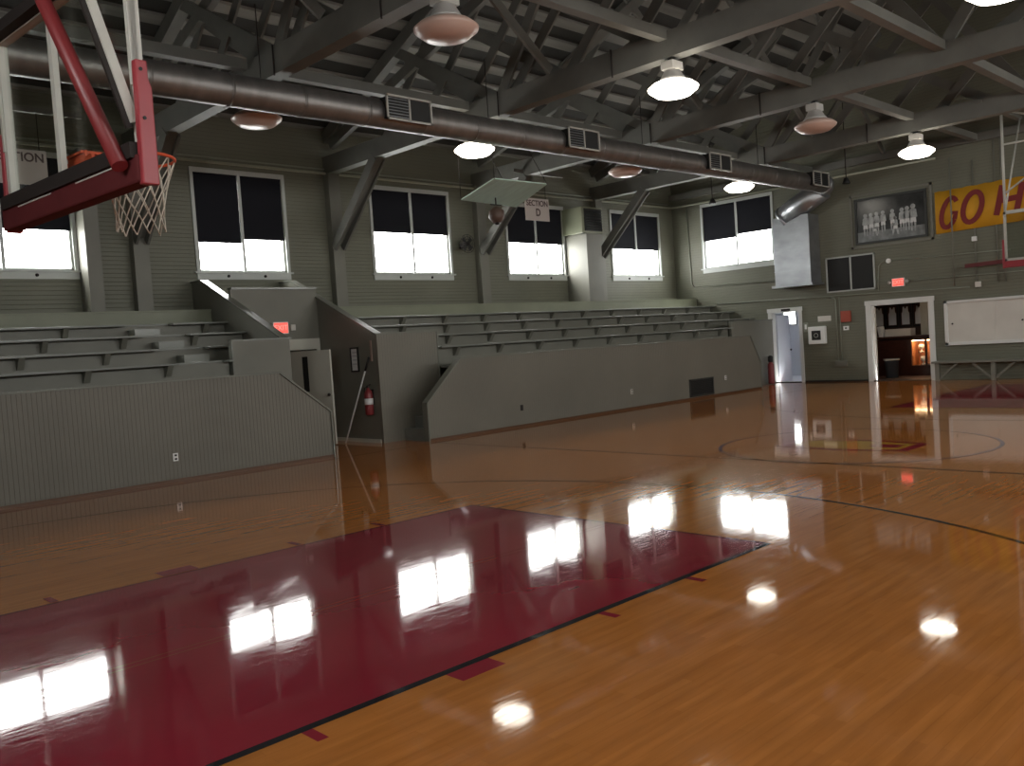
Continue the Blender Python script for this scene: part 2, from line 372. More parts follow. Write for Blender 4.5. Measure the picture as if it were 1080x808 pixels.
# ------------------------------------------------------------------ windows + blinds
def window_y(i, a, b, z0, z1, yw, sgn, blinds, labels=None):
    """window in a wall parallel to x; sgn=+1: outside is +y"""
    r = tag(bpy.data.objects.new('window_%d' % i, None), kind='structure'); C.objects.link(r); r.location = ((a+b)/2, yw, z0); OFF[r.name] = Vector(r.location)
    t = 0.07; f = MB(); yi = yw-sgn*0.03; yo = yw+sgn*0.09; m = (a+b)/2
    f.box((a-t, yi, z1), (b+t, yw-sgn*0.001, z1+0.10)); f.box((a-t, yi, z0), (a, yw-sgn*0.001, z1)); f.box((b, yi, z0), (b+t, yw-sgn*0.001, z1))
    put('casing', f, M['frame'], r)
    f = MB(); f.box((a-t-0.05, yw-sgn*0.07, z0-0.035), (b+t+0.05, yw-sgn*0.001, z0)); f.box((a-t, yi, z0-0.16), (b+t, yw-sgn*0.001, z0-0.035)); put('sill', f, M['frame'], r)
    for k in (0.3, 0.72):
        f = MB(); f.lathe((a+(b-a)*k, yi-sgn*0.012, z0-0.09), [(0.0, -0.012), (0.03, -0.012), (0.03, 0.012), (0.0, 0.012)], 12, axis='y'); put('latch', f, M['steel_dark'], r)
    f = MB(); f.box((m-0.03, yi+sgn*0.01, z0), (m+0.03, yo, z1))
    f.box((a, yw+sgn*0.03, z0), (a+0.045, yo, z1)); f.box((b-0.045, yw+sgn*0.03, z0), (b, yo, z1)); f.box((a, yw+sgn*0.03, z1-0.045), (b, yo, z1)); f.box((a, yw+sgn*0.03, z0), (b, yo, z0+0.045))
    put('sash', f, M['frame'], r)
    for p, q in ((a+0.045, m-0.03), (m+0.03, b-0.045)):
        f = MB(); f.box((p, yw+sgn*0.06, z0+0.045), (q, yw+sgn*0.066, z1-0.045)); put('pane', f, M['pane'], r)
    for k, (p, q) in enumerate(((a+0.012, m-0.032), (m+0.032, b-0.012))):
        bl = thing('roller_blind', labels[k] if labels else 'black roller blind half down in a window behind the camera side wall', 'blind', ((p+q)/2, yw, z1), 'roller blinds of the gym windows')
        f = MB(); f.box((p, yw+sgn*0.012, blinds[k]), (q, yw+sgn*0.018, z1-0.012)); put('blind_cloth', f, M['blind'], bl)
        f = MB(); f.tube([(p, yw+sgn*0.012, z1-0.015), (q, yw+sgn*0.012, z1-0.015)], 0.014, 8); put('roller_tube', f, M['blind'], bl)
names = ['leftmost window behind the backboard', 'window above the stair enclosure', 'third window from the left', 'behind the section D sign', 'left wall window at far corner']
bh = [(4.4, 4.4), (4.27, 4.36), (4.66, 4.66), (4.55, 4.55), (4.50, 4.50)]
for i, (a, b, z0, z1) in enumerate(WIN):
    window_y(i+1, a, b, z0, z1, YW, 1, bh[i], ['black roller blind in the left half, ' + names[i], 'black roller blind in the right half, ' + names[i]])
for i, (a, b, z0, z1) in enumerate(WIN):
    r = tag(bpy.data.objects.new('window_%d' % (i+7), None), kind='structure'); C.objects.link(r); r.location = ((a+b)/2, YR, z0); OFF[r.name] = Vector(r.location)
    m = (a+b)/2; f = MB(); f.box((m-0.03, YR-0.09, z0), (m+0.03, YR, z1)); f.box((a, YR-0.09, z0), (a+0.045, YR, z1)); f.box((b-0.045, YR-0.09, z0), (b, YR, z1)); f.box((a, YR-0.09, z1-0.045), (b, YR, z1)); f.box((a, YR-0.09, z0), (b, YR, z0+0.045)); put('sash', f, M['frame'], r)
    f = MB(); f.box((a+0.045, YR-0.066, z0+0.045), (b-0.045, YR-0.06, z1-0.045)); put('pane', f, M['pane'], r)
for i, (a, b, z0, z1) in enumerate(WIN_ADDED):  # sashes and panes of the unseen windows added for their light
    r = tag(bpy.data.objects.new('window_%d' % (i+13), None), kind='structure'); C.objects.link(r); r.location = (XN, (a+b)/2, z0); OFF[r.name] = Vector(r.location)
    m = (a+b)/2; f = MB(); f.box((XN-0.09, m-0.03, z0), (XN, m+0.03, z1)); f.box((XN-0.09, a, z0), (XN, a+0.045, z1)); f.box((XN-0.09, b-0.045, z0), (XN, b, z1)); f.box((XN-0.09, a, z1-0.045), (XN, b, z1)); f.box((XN-0.09, a, z0), (XN, b, z0+0.045)); put('sash', f, M['frame'], r)
    f = MB(); f.box((XN-0.066, a+0.045, z0+0.045), (XN-0.06, b-0.045, z1-0.045)); put('pane', f, M['pane'], r)
# far wall window (6)
a, b, z0, z1 = WINF
r = tag(bpy.data.objects.new('window_6', None), kind='structure'); C.objects.link(r); r.location = (XE, (a+b)/2, z0); OFF[r.name] = Vector(r.location)
f = MB(); t = 0.07
f.box((XE-0.03, a-t, z1), (XE-0.001, b+t, z1+0.10)); f.box((XE-0.03, a-t, z0), (XE-0.001, a, z1)); f.box((XE-0.03, b, z0), (XE-0.001, b+t, z1)); put('casing', f, M['frame'], r)
f = MB(); f.box((XE-0.07, a-t-0.05, z0-0.035), (XE-0.001, b+t+0.05, z0)); f.box((XE-0.03, a-t, z0-0.15), (XE-0.001, b+t, z0-0.035)); put('sill', f, M['frame'], r)
m_ = (a+b)/2
f = MB(); f.box((XE-0.02, m_-0.03, z0), (XE+0.09, m_+0.03, z1)); f.box((XE+0.03, a, z0), (XE+0.09, a+0.045, z1)); f.box((XE+0.03, b-0.045, z0), (XE+0.09, b, z1)); f.box((XE+0.03, a, z1-0.045), (XE+0.09, b, z1)); f.box((XE+0.03, a, z0), (XE+0.09, b, z0+0.045)); put('sash', f, M['frame'], r)
for p, q in ((a+0.045, m_-0.03), (m_+0.03, b-0.045)):
    f = MB(); f.box((XE+0.06, p, z0+0.045), (XE+0.066, q, z1-0.045)); put('pane', f, M['pane'], r)
for nm, p, q, zb in (('right', a+0.012, m_-0.032, 4.74), ('left', m_+0.032, b-0.012, 4.66)):
    bl = thing('roller_blind', 'black roller blind in the %s half of the far wall window' % nm, 'blind', (XE, (p+q)/2, z1), 'roller blinds of the gym windows')
    f = MB(); f.box((XE+0.012, p, zb), (XE+0.018, q, z1-0.012)); put('blind_cloth', f, M['blind'], bl)
    f = MB(); f.tube([(XE+0.012, p, z1-0.015), (XE+0.012, q, z1-0.015)], 0.014, 8); put('roller_tube', f, M['blind'], bl)

# ------------------------------------------------------------------ doorways and the rooms behind
def door_trim(n, y0, y1, z1, wd, head, m):
    f = MB(); f.box((XE-0.03, y0-wd, 0), (XE-0.001, y0, z1)); f.box((XE-0.03, y1, 0), (XE-0.001, y1+wd, z1)); f.box((XE-0.035, y0-wd-0.02, z1), (XE-0.001, y1+wd+0.02, z1+head))
    f.box((XE, y0-0.001, 0), (XE+0.2, y0+0.02, z1)); f.box((XE, y1-0.02, 0), (XE+0.2, y1+0.001, z1)); f.box((XE, y0, z1-0.02), (XE+0.2, y1, z1))
    struct('trim_%d' % n, f, m)
door_trim(1, D1[0], D1[1], D1[3], 0.10, 0.12, M['white'])
door_trim(2, D2[0], D2[1], D2[3], 0.14, 0.13, M['white'])
# hall behind the small doorway
HX = XE+0.2
w = MB(); w.box((HX, 12.82, 0), (HX+3.0, 12.9, 2.7)); w.box((HX, 16.2, 0), (HX+3.0, 16.3, 2.7)); w.box((HX, 12.8, 2.7), (HX+3.1, 16.3, 2.8)); w.box((HX, 12.8, -0.1), (HX+3.1, 16.3, 0.0))
holed(w, 0, HX+3.0, 0.1, 12.8, 16.3, 0, 2.7, [(14.85, 15.27, 1.80, 2.22)])
struct('wall_hall', w, M['hall'])
f = MB(); f.box((HX+2.94, 14.80, 1.75), (HX+2.999, 15.32, 1.80)); f.box((HX+2.94, 14.80, 2.22), (HX+2.999, 15.32, 2.27)); f.box((HX+2.94, 14.80, 1.80), (HX+2.999, 14.85, 2.22)); f.box((HX+2.94, 15.27, 1.80), (HX+2.999, 15.32, 2.22))
r = struct('window_12', f, M['white']); f = MB(); f.box((HX+3.04, 14.85, 1.80), (HX+3.046, 15.27, 2.22)); put('pane', f, M['pane'], r)
t = thing('added_hall_light', 'added unseen ceiling light panel brightening the hall behind the small doorway', 'light', (HX+1.2, 14.2, 2.7))  # unseen lamp added to brighten the hall walls and door
f = MB(); f.box((HX+0.7, 13.9, 2.66), (HX+1.7, 14.3, 2.699)); put('housing', f, M['white'], t)
f = MB(); f.box((HX+0.74, 13.94, 2.645), (HX+1.66, 14.26, 2.66)); put('diffuser', f, mat('added_hall_diffuser', (1, 1, 1), 0.5, emit=(0.92, 0.95, 1.0), es=6), t)
t = thing('open_door', 'white hall door standing open behind the small doorway', 'door', (HX, 14.0, 0))
f = MB(); f.box((HX+0.02, 13.92, 0.01), (HX+0.80, 13.96, 2.08)); put('door_leaf', f, M['hall'], t, 0.004)
f = MB(); f.sphere((HX+0.74, 13.88, 0.98), 0.03); put('door_knob', f, M['steel_dark'], t)
t = thing('door_plate', 'small grey plate on the head trim of the small doorway', 'sign', (XE-0.04, 13.45, 2.22)); f = MB(); f.box((XE-0.045, 13.32, 2.19), (XE-0.036, 13.62, 2.26)); put('plate', f, M['steel_dark'], t)
# lobby behind the wide doorway
w = MB(); w.box((HX, 8.2, -0.1), (HX+3.8, 12.6, 0.0)); w.box((HX, 8.2, 2.9), (HX+3.8, 12.6, 3.0)); w.box((HX+3.7, 8.2, 0), (HX+3.8, 12.6, 2.9)); w.box((HX, 8.2, 0), (HX+3.7, 8.3, 2.9)); w.box((HX, 12.5, 0), (HX+3.7, 12.6, 2.9))
struct('wall_lobby', w, M['lobby'])
t = thing('lobby_column', 'pale square column inside the wide doorway on its right', 'column', (HX+2.6, 9.9, 0)); f = MB(); f.box((HX+3.2, 10.35, 0), (HX+3.60, 10.80, 2.85)); put('shaft', f, M['door'], t)
CX = HX+1.9
t = thing('display_case', 'dark wooden display case with lit glass shelves in the lobby', 'display case', (CX, 10.6, 0))
f = MB(); f.box((CX, 10.62, 0), (CX+0.6, 11.85, 1.10)); f.box((CX, 9.5, 0), (CX+0.6, 10.62, 0.30)); f.box((CX, 9.5, 1.06), (CX+0.6, 10.62, 1.16)); f.box((CX+0.55, 9.5, 0.3), (CX+0.6, 10.62, 1.06)); f.box((CX, 10.16, 0.3), (CX+0.04, 10.22, 1.06)); f.box((CX, 9.5, 0.3), (CX+0.55, 9.54, 1.06))
put('case_body', f, M['wood_dark'], t)
f = MB(); f.box((CX-0.04, 9.45, 1.16), (CX+0.64, 11.9, 1.20)); put('case_top', f, M['wood_dark'], t)
f = MB(); f.box((CX+0.52, 9.54, 0.3), (CX+0.549, 10.62, 1.06)); f.box((CX+0.04, 10.60, 0.3), (CX+0.52, 10.62, 1.06)); put('lining', f, M['wood_lit'], t)
f = MB(); f.box((CX+0.05, 9.56, 1.03), (CX+0.20, 10.6, 1.055)); put('case_light', f, M['case_lamp'], t)
f = MB(); f.box((CX+0.06, 9.55, 0.66), (CX+0.5, 10.6, 0.672)); put('shelf', f, M['case_glass'], t)
f = MB(); f.box((CX+0.01, 9.54, 0.3), (CX+0.016, 10.16, 1.06)); put('glass_door', f, M['case_glass'], t)
f = MB(); f.box((CX+0.01, 10.22, 0.3), (CX+0.016, 10.6, 1.06)); put('glass_door', f, M['case_glass'], t)
for nm, yy, zz, h in (('figurine on the upper shelf of the lit display case', 10.42, 0.672, 0.25), ('figurine on the floor of the lit display case', 10.38, 0.30, 0.26), ('slim trophy behind the right glass of the lit case', 9.98, 0.30, 0.34)):
    t = thing('trophy', 'white and gold ' + nm, 'trophy', (CX+0.28, yy, zz))
    f = MB(); f.lathe((CX+0.28, yy, zz), [(0, 0), (0.07, 0), (0.07, 0.03), (0.02, 0.05), (0.02, h*0.4), (0.08, h*0.6), (0.085, h*0.9), (0.05, h), (0, h)], 16); put('cup', f, M['plate'] if 'white' in nm or 'figurine' in nm else M['gold'], t)
    f = MB(); f.box((CX+0.22, yy-0.06, zz), (CX+0.34, yy+0.06, zz+0.028)); put('plinth', f, M['wood_dark'], t)
t = thing('papers_box', 'white box standing on the lobby display case', 'box', (CX+0.3, 11.2, 1.2)); f = MB(); f.box((CX+0.15, 10.66, 1.2), (CX+0.5, 11.45, 1.42)); put('box_body', f, M['offwhite'], t)
f = MB(); f.prism([(11.5, 1.2), (11.6, 1.2), (11.66, 1.52), (11.57, 1.53)], 0, CX+0.1, CX+0.4); tag(put('leaning_card', f, M['paper']), 'white card leaning on the lobby display case left of the box', 'card')
JX = HX+3.68
for k, yy in enumerate((12.28, 11.86, 11.44, 11.02)):
    t = thing('framed_jersey', ['leftmost framed white jersey on the lobby wall', 'second framed white jersey from the left on the lobby wall', 'third framed white jersey from the left on the lobby wall', 'rightmost framed white jersey on the lobby wall'][k], 'framed jersey', (JX, yy, 1.45), 'framed jerseys on the lobby wall')
    f = MB(); 
    for A, B in (((-0.19, 1.46), (0.19, 1.50)), ((-0.19, 2.16), (0.19, 2.20)), ((-0.19, 1.46), (-0.16, 2.20)), ((0.16, 1.46), (0.19, 2.20))): f.box((JX-0.03, yy+A[0], A[1]), (JX+0.015, yy+B[0], B[1]))
    put('frame', f, M['black'], t)
    f = MB(); f.box((JX, yy-0.16, 1.5), (JX+0.015, yy+0.16, 2.16)); put('backing', f, M['wood_dark'], t)
    f = MB(); f.prism([(yy-0.12, 1.53), (yy+0.12, 1.53), (yy+0.12, 1.90), (yy+0.09, 1.94), (yy+0.08, 2.10), (yy+0.045, 2.10), (yy, 2.02), (yy-0.045, 2.10), (yy-0.08, 2.10), (yy-0.09, 1.94), (yy-0.12, 1.90)], 0, JX-0.012, JX-0.001); put('jersey', f, M['jersey'], t)
t = thing('trash_bin', 'grey plastic rubbish bin just inside the wide doorway', 'bin', (HX+0.7, 11.1, 0))
f = MB(); f.lathe((HX+1.05, 10.86, 0), [(0, 0.005), (0.17, 0.005), (0.20, 0.52), (0.22, 0.52), (0.22, 0.56), (0.19, 0.56), (0.19, 0.50), (0, 0.48)], 4*6); put('bin_body', f, M['bin'], t)
f = MB(); f.lathe((HX+1.05, 10.86, 0), [(0.222, 0.52), (0.23, 0.54), (0.222, 0.565), (0.21, 0.565)], 24); put('bin_rim', f, M['steel_white'], t)
t = thing('lobby_door', 'pale lobby door folded open inside the left jamb of the wide doorway', 'door', (HX, 10.9, 0))
f = MB(); f.bar((HX+0.03, 10.90, 1.05), (HX+0.70, 11.13, 1.05), 0.04, 2.1, (0.2, -1, 0)); put('door_leaf', f, M['door'], t)
for zz in (0.35, 1.05, 1.8):
    f = MB(); f.box((HX+0.001, 10.845, zz), (HX+0.03, 10.885, zz+0.12)); put('hinge', f, M['black'], t)
t = thing('added_lobby_light', 'added unseen ceiling light brightening the lobby', 'light', (HX+1.2, 10.2, 2.9))  # unseen lamp added so the lobby jerseys show up
f = MB(); f.lathe((HX+1.2, 10.2, 2.9), [(0, -0.10), (0.10, -0.09), (0.15, -0.05), (0.16, 0.0), (0, 0)], 20); put('globe', f, mat('added_lobby_lamp', (1, 0.9, 0.75), 0.4, emit=(1, 0.8, 0.6), es=25), t)

# ------------------------------------------------------------------ bleacher front walls
CAPH = 1.55
def front_wall(name, poly, m):
    w = MB(); w.prism(poly, 1, YF, YF+0.10); o = struct(name, w, m); return o
XL0, XL1, XL2 = XN, 6.9, 8.28
front_wall('wall_front_left', [(XL0, 0), (XL2, 0), (XL2, 0.79), (XL1+0.45, CAPH-0.03), (XL0, CAPH-0.03)], M['bead'])
front_wall('wall_front_right', [(10.42, 0), (22.6, 0), (22.6, 0.75), (22.1, CAPH-0.03), (11.32, CAPH-0.03), (10.42, 0.72)], M['bead'])
def cap(name, pts, y0, y1, m, th=0.03):
    f = MB()
    for p, q in zip(pts, pts[1:]): f.bar((p[0], (y0+y1)/2, p[1]), (q[0], (y0+y1)/2, q[1]), abs(y1-y0), th, (0, 1, 0))
    struct(name, f, m)
cap('trim_3', [(XL0, CAPH-0.015), (XL1+0.46, CAPH-0.015), (XL2+0.005, 0.80), (XL2+0.012, 0.0)], YF-0.03, YF+0.13, M['cap'])
cap('trim_4', [(10.40, 0.0), (10.405, 0.73), (11.31, CAPH-0.015), (22.11, CAPH-0.015), (22.61, 0.76), (22.615, 0.0)], YF-0.03, YF+0.13, M['cap'])
f = MB(); f.box((XL0, YF-0.012, 0), (XL2, YF-0.001, 0.05)); struct('baseboard_left', f, M['base'])
f = MB(); f.box((10.42, YF-0.012, 0), (22.6, YF-0.001, 0.05)); struct('baseboard_right', f, M['base'])

# ------------------------------------------------------------------ bleachers
ROWS = [(13.85, 1.80), (14.55, 2.06), (15.25, 2.32), (15.95, 2.55)]
YB = 16.65
def bleacher(label, x0, x1, gap0, gap1, first, fx0, fx1):
    """rows of stepped benches; gap = aisle with stair boxes"""
    t = thing('bleacher', label, 'bleacher', ((x0+x1)/2, 14.0, 0))
    X0_, X1_ = x0, x1
    f = MB(); f.box((fx0, YF+0.12, 1.36), (fx1, 13.92, 1.40)); put('walkway_board', f, M['seat'], t)
    for k, (y, z) in enumerate(ROWS):
        yn = ROWS[k+1][0] if k < 3 else YB-0.3
        x0, x1 = (fx0, fx1) if k == 0 else (X0_, X1_)
        f = MB()
        segs = [(x0, gap0), (gap1, x1)] if gap0 else [(x0, x1)]
        for a, b in segs: f.box((a, y, z-0.035), (b, yn+0.22, z))
        if gap0: f.box((gap0, y+0.22, z-0.035), (gap1, yn+0.22, z))
        seat = put('seat_board', f, M['seat'], t, 0.006)
        f = MB(); zl = ROWS[k-1][1] if k else 1.40
        f.box((x0, y+0.20, zl), (x1, y+0.22, z-0.035)); put('riser_board', f, M['paint'], t)
        x = x0+0.5+0.55*k
        while x < x1-0.2:
            if not (gap0 and gap0-0.05 < x < gap1+0.05):
                f = MB(); f.prism([(y+0.02, z-0.036), (y+0.199, z-0.036), (y+0.199, z-0.21), (y+0.15, z-0.21)], 0, x-0.045, x+0.045); put('bracket', f, M['paint'], seat)
            x += 1.25
        if gap0:
            f = MB(); f.box((gap0+0.1+0.12*(3-k), y-0.12, zl+0.001), (gap0+0.55+0.12*(3-k), y+0.199, zl+0.13)); st = put('stair_box', f, M['cap'], t)
    f = MB(); f.box((x0, YB, ROWS[3][1]+0.001), (x1, YB+0.03, 2.80)); f.box((x0, YB-0.02, 2.80), (x1, YW-0.001, 2.83)); put('back_ledge', f, M['ledge'], t)
    return t
bleacher('left grey-green stepped bleacher beside the stair enclosure', XN+0.02, 7.94, 6.0, 6.85, 0, XN+0.02, 6.94)
bleacher('long right grey-green stepped bleacher running to the far wall', 10.06, XE-0.02, None, None, 0, 11.46, 22.46)
f = MB(); f.box((22.9, YF+0.35, 0.0), (24.5, YF+0.43, 1.98)); 
# far end return of the right bleacher
w = MB(); w.prism([(13.80, 0.0), (14.9, 0.0), (14.9, 2.05), (13.80, 2.05)], 0, 23.9, 23.98); w.box((23.98, 13.80, 0), (24.84, 13.88, 2.05)); 
w = MB(); w.box((22.52, YF+0.10, 0), (22.6, 13.9, 0.75)); w.box((22.5, 13.95, 0), (24.84, 14.03, 1.95)); struct('wall_bleacher_end', w, M['paint'])
f = MB(); f.box((22.48, 13.93, 1.95), (24.84, 14.05, 1.98)); struct('trim_5', f, M['cap'])

# ------------------------------------------------------------------ stair enclosure between the bleachers
def slope_wall(name, x0, x1, pts, m):   # pts in (y,z)
    w = MB(); w.prism(pts, 0, x0, x1); return struct(name, w, m)
slope_wall('wall_stair_left', 7.95, 8.05, [(14.0, 0), (YW-0.001, 0), (YW-0.001, 3.42), (17.0, 3.42), (14.0, 2.10)], M['paint'])
slope_wall('wall_stair_right', 9.95, 10.05, [(14.0, 0), (YW-0.001, 0), (YW-0.001, 3.42), (17.0, 3.42), (14.0, 2.10)], M['paint'])
for n_, xx in ((6, 8.0), (7, 10.0)):
    f = MB(); f.bar((xx, YW-0.002, 3.435), (xx, 16.99, 3.435), 0.16, 0.03, (1, 0, 0)); f.bar((xx, 17.0, 3.435), (xx, 13.99, 2.115), 0.16, 0.03, (1, 0, 0)); struct('trim_%d' % n_, f, M['cap'])
# front panels beside the opening
w = MB(); w.box((6.98, 13.95, 0.0), (8.06, 14.03, 2.10)); struct('wall_panel_left', w, M['paint'])
w = MB(); w.box((9.94, 13.95, 0.0), (11.42, 14.03, 2.10)); struct('wall_panel_right', w, M['bead'])
f = MB(); f.box((6.96, 13.93, 2.10), (8.10, 14.05, 2.13)); f.box((6.955, 13.935, 1.4), (6.98, 14.045, 2.10)); struct('trim_8', f, M['cap'])
f = MB(); f.box((9.90, 13.93, 2.10), (11.44, 14.05, 2.13)); f.box((11.42, 13.935, 0.9), (11.445, 14.045, 2.10)); struct('trim_9', f, M['cap'])
# header panel over the door + door wall
w = MB(); holed(w, 1, 16.0, 0.08, 8.05, 9.95, 0, 3.16, [(9.10, 9.86, 0, 1.92)]); struct('wall_stair_header', w, M['paint'])
f = MB(); f.box((8.05, 15.96, 3.16), (9.95, 16.12, 3.20)); struct('trim_10', f, M['cap'])
f = MB(); f.box((9.02, 15.97, 0), (9.10, 15.999, 1.92)); f.box((9.86, 15.97, 0), (9.94, 15.999, 1.92)); f.box((9.02, 15.97, 1.92), (9.94, 15.999, 2.14)); struct('trim_11', f, M['door'])
w = MB(); w.box((8.06, 17.3, 0), (9.94, 17.4, 2.9)); struct('wall_vestibule', w, M['door'])
t = thing('stair_door', 'pale painted door standing ajar in the stair enclosure', 'door', (9.78, 15.98, 0))
p0 = Vector((9.13, 15.93, 0)); ang = math.radians(250); dd = Vector((math.cos(ang), math.sin(ang), 0)); nn = Vector((-dd.y, dd.x, 0))
P0 = Vector((9.44, 14.83, 0))
dd = (P0-p0).normalized(); nn = Vector((-dd.y, dd.x, 0))
f = MB(); f.bar(p0+dd*0.0+Vector((0,0,0.95)), p0+dd*1.14+Vector((0,0,0.95)), 0.045, 1.86, tuple(nn)); put('door_leaf', f, M['door'], t)
f = MB(); f.bar(p0+dd*0.42+Vector((0,0,1.42)), p0+dd*0.56+Vector((0,0,1.42)), 0.055, 0.70, tuple(nn)); put('vision_glass', f, M['black'], t)
f = MB(); c = p0+dd*1.08+nn*0.05+Vector((0,0,1.0)); f.sphere(c, 0.032); c = p0+dd*1.08-nn*0.05+Vector((0,0,1.0)); f.sphere(c, 0.032); put('door_knob', f, M['steel_dark'], t)
# aisle steps going up between the front wall and the panel (both sides)
t = thing('aisle_steps', 'grey steps rising behind the right front wall', 'stairs', (10.9, 13.6, 0))
for k in range(6):
    f = MB(); f.box((10.45+0.26*k, YF+0.11, 0), (10.45+0.26*(k+1), 13.94, 0.22*(k+1))); put('step', f, M['seat'], t)
t = thing('aisle_steps', 'grey steps rising behind the left front wall', 'stairs', (7.5, 13.6, 0))
for k in range(6):
    f = MB(); f.box((8.2-0.26*k, YF+0.11, 0), (8.2-0.26*(k+1), 13.94, 0.22*(k+1))); put('step', f, M['seat'], t)

def exit_sign(label, c, axis, w=0.30, h=0.19, heads=True):
    """axis: 0 -> faces -x, 1 -> faces -y"""
    t = thing('exit_sign', label, 'exit sign', c)
    def B(f, u0, u1, z0, z1, d0, d1):
        if axis == 0: f.box((c[0]-d1, c[1]+u0, c[2]+z0), (c[0]-d0, c[1]+u1, c[2]+z1))
        else: f.box((c[0]+u0, c[1]-d1, c[2]+z0), (c[0]+u1, c[1]-d0, c[2]+z1))
    f = MB(); B(f, -w/2-0.02, w/2+0.02, -h/2-0.02, h/2+0.02, 0.0, 0.05); put('housing', f, M['plate'], t)
    f = MB(); B(f, -w/2, w/2, -h/2, h/2, 0.05, 0.056); put('lit_face', f, M['exit'], t)
    if axis == 0: text('lettering', 'EXIT', 0.15, M['exit_bright'], (c[0]-0.058, c[1], c[2]), (0, -1, 0), (0, 0, 1), t, 0.001)
    else: text('lettering', 'EXIT', 0.15, M['exit_bright'], (c[0], c[1]-0.058, c[2]), (1, 0, 0), (0, 0, 1), t, 0.001)
    if heads:
        for s in (-1, 1):
            f = MB(); q = w/2+0.09
            if axis == 0: f.sphere((c[0]-0.05, c[1]+s*q, c[2]+0.01), (0.05, 0.055, 0.055))
            else: f.sphere((c[0]+s*q, c[1]-0.05, c[2]+0.01), (0.055, 0.05, 0.055))
            put('lamp_head', f, M['lamp_house'], t)
exit_sign('red lit exit sign over the wide doorway on the far wall', (XE-0.002, 10.04, 2.74), 0)
exit_sign('red lit exit sign over the stair enclosure door', (9.05, 15.998, 2.38), 1, 0.30, 0.20, False)
f = MB(); f.box((9.28, 15.94, 2.32), (9.38, 15.999, 2.44)); tag(put('emergency_box', f, M['offwhite'], None, 0.006), 'small pale box right of the stair enclosure exit sign', 'box')
f = MB(); f.box((9.92, 14.03, 0), (9.949, 15.9, 0.07)); struct('baseboard_stair', f, M['door'])
# framed notice, pole, extinguisher, strip on the right stair wall (faces -x)
XS = 9.95
t = thing('framed_notice', 'black framed white notice hanging on the stair wall', 'frame', (XS, 14.75, 1.6))
f = MB()
for A, B in (((14.60, 1.40), (14.87, 1.43)), ((14.60, 1.86), (14.87, 1.89)), ((14.60, 1.40), (14.63, 1.89)), ((14.84, 1.40), (14.87, 1.89))): f.box((XS-0.03, A[0], A[1]), (XS-0.001, B[0], B[1]))
put('frame', f, M['black'], t)
f = MB(); f.box((XS-0.015, 14.63, 1.43), (XS-0.001, 14.84, 1.86)); put('notice_sheet', f, M['paper'], t)
f = MB()
for zz in (1.55, 1.63, 1.71, 1.78): f.box((XS-0.017, 14.66, zz), (XS-0.0151, 14.81, zz+0.015))
put('printed_lines', f, mat('grey_print', (0.35, 0.35, 0.4), 0.7), t)
t = thing('fire_extinguisher', 'red fire extinguisher hung on the stair wall', 'fire extinguisher', (XS-0.1, 14.22, 0.6))
ex, ey = XS-0.11, 14.22
f = MB(); f.lathe((ex, ey, 0.56), [(0, 0), (0.075, 0.0), (0.085, 0.02), (0.085, 0.40), (0.06, 0.47), (0.028, 0.50), (0.028, 0.53), (0, 0.53)], 20); put('cylinder', f, M['red_metal'], t)
f = MB(); f.lathe((ex, ey, 0.56), [(0.086, 0.20), (0.0865, 0.20), (0.0865, 0.32), (0.086, 0.32)], 20); put('label_band', f, M['paper'], t)
f = MB(); f.box((ex-0.02, ey-0.02, 1.09), (ex+0.02, ey+0.02, 1.13)); f.bar((ex, ey-0.10, 1.15), (ex, ey+0.02, 1.12), 0.02, 0.012, (1, 0, 0)); put('valve_handle', f, M['black'], t)
f = MB(); f.tube([(ex, ey+0.02, 1.11), (ex-0.02, ey+0.09, 1.08), (ex-0.02, ey+0.11, 0.95), (ex-0.02, ey+0.10, 0.78)], 0.011, 8); put('hose', f, M['black'], t)
f = MB(); f.box((ex+0.085, ey-0.03, 0.75), (XS-0.001, ey+0.03, 1.05)); put('wall_bracket', f, M['steel_dark'], t)
t = thing('window_pole', 'long white pole with black grip leaning on the stair wall', 'pole', (XS-0.3, 14.95, 0))
A = Vector((9.62, 14.80, 0.01)); B = Vector((9.93, 14.24, 1.68)); 
f = MB(); f.tube([A, A+(B-A)*0.84], 0.016, 8); put('shaft', f, M['white'], t)
f = MB(); f.tube([A+(B-A)*0.84, B], 0.021, 8); put('grip', f, M['black'], t)
f = MB(); f.box((XS-0.02, 14.14, 1.60), (XS-0.001, 14.19, 2.00)); tag(put('wooden_strip', f, mat('pinkish_wood', (0.34, 0.25, 0.21), 0.6)), 'pinkish wooden strip fixed on the stair wall above the pole', 'strip')

# ------------------------------------------------------------------ outlets and grille on the front walls
for lab, x, z, m in (('white double outlet low on the left front wall', 5.51, 0.38, 'plate'), ('dark outlet low on the right front wall near the steps', 12.92, 0.40, 'steel_dark'), ('grey outlet low on the right front wall further along', 16.64, 0.42, 'offwhite'), ('pale outlet on the right front wall beside the vent grille', 20.75, 0.45, 'plate')):
    t = thing('wall_outlet', lab, 'outlet', (x, YF, z)); f = MB(); f.box((x-0.04, YF-0.012, z-0.06), (x+0.04, YF-0.001, z+0.06)); put('cover_plate', f, M[m], t, 0.003)
    for dz in (-0.028, 0.028):
        f = MB(); f.box((x-0.018, YF-0.016, z+dz-0.014), (x+0.018, YF-0.012, z+dz+0.014)); put('socket', f, M['steel_dark'] if m != 'steel_dark' else M['black'], t)
t = thing('vent_grille', 'dark louvred vent grille low in the right front wall', 'vent', (19.6, YF, 0.1))
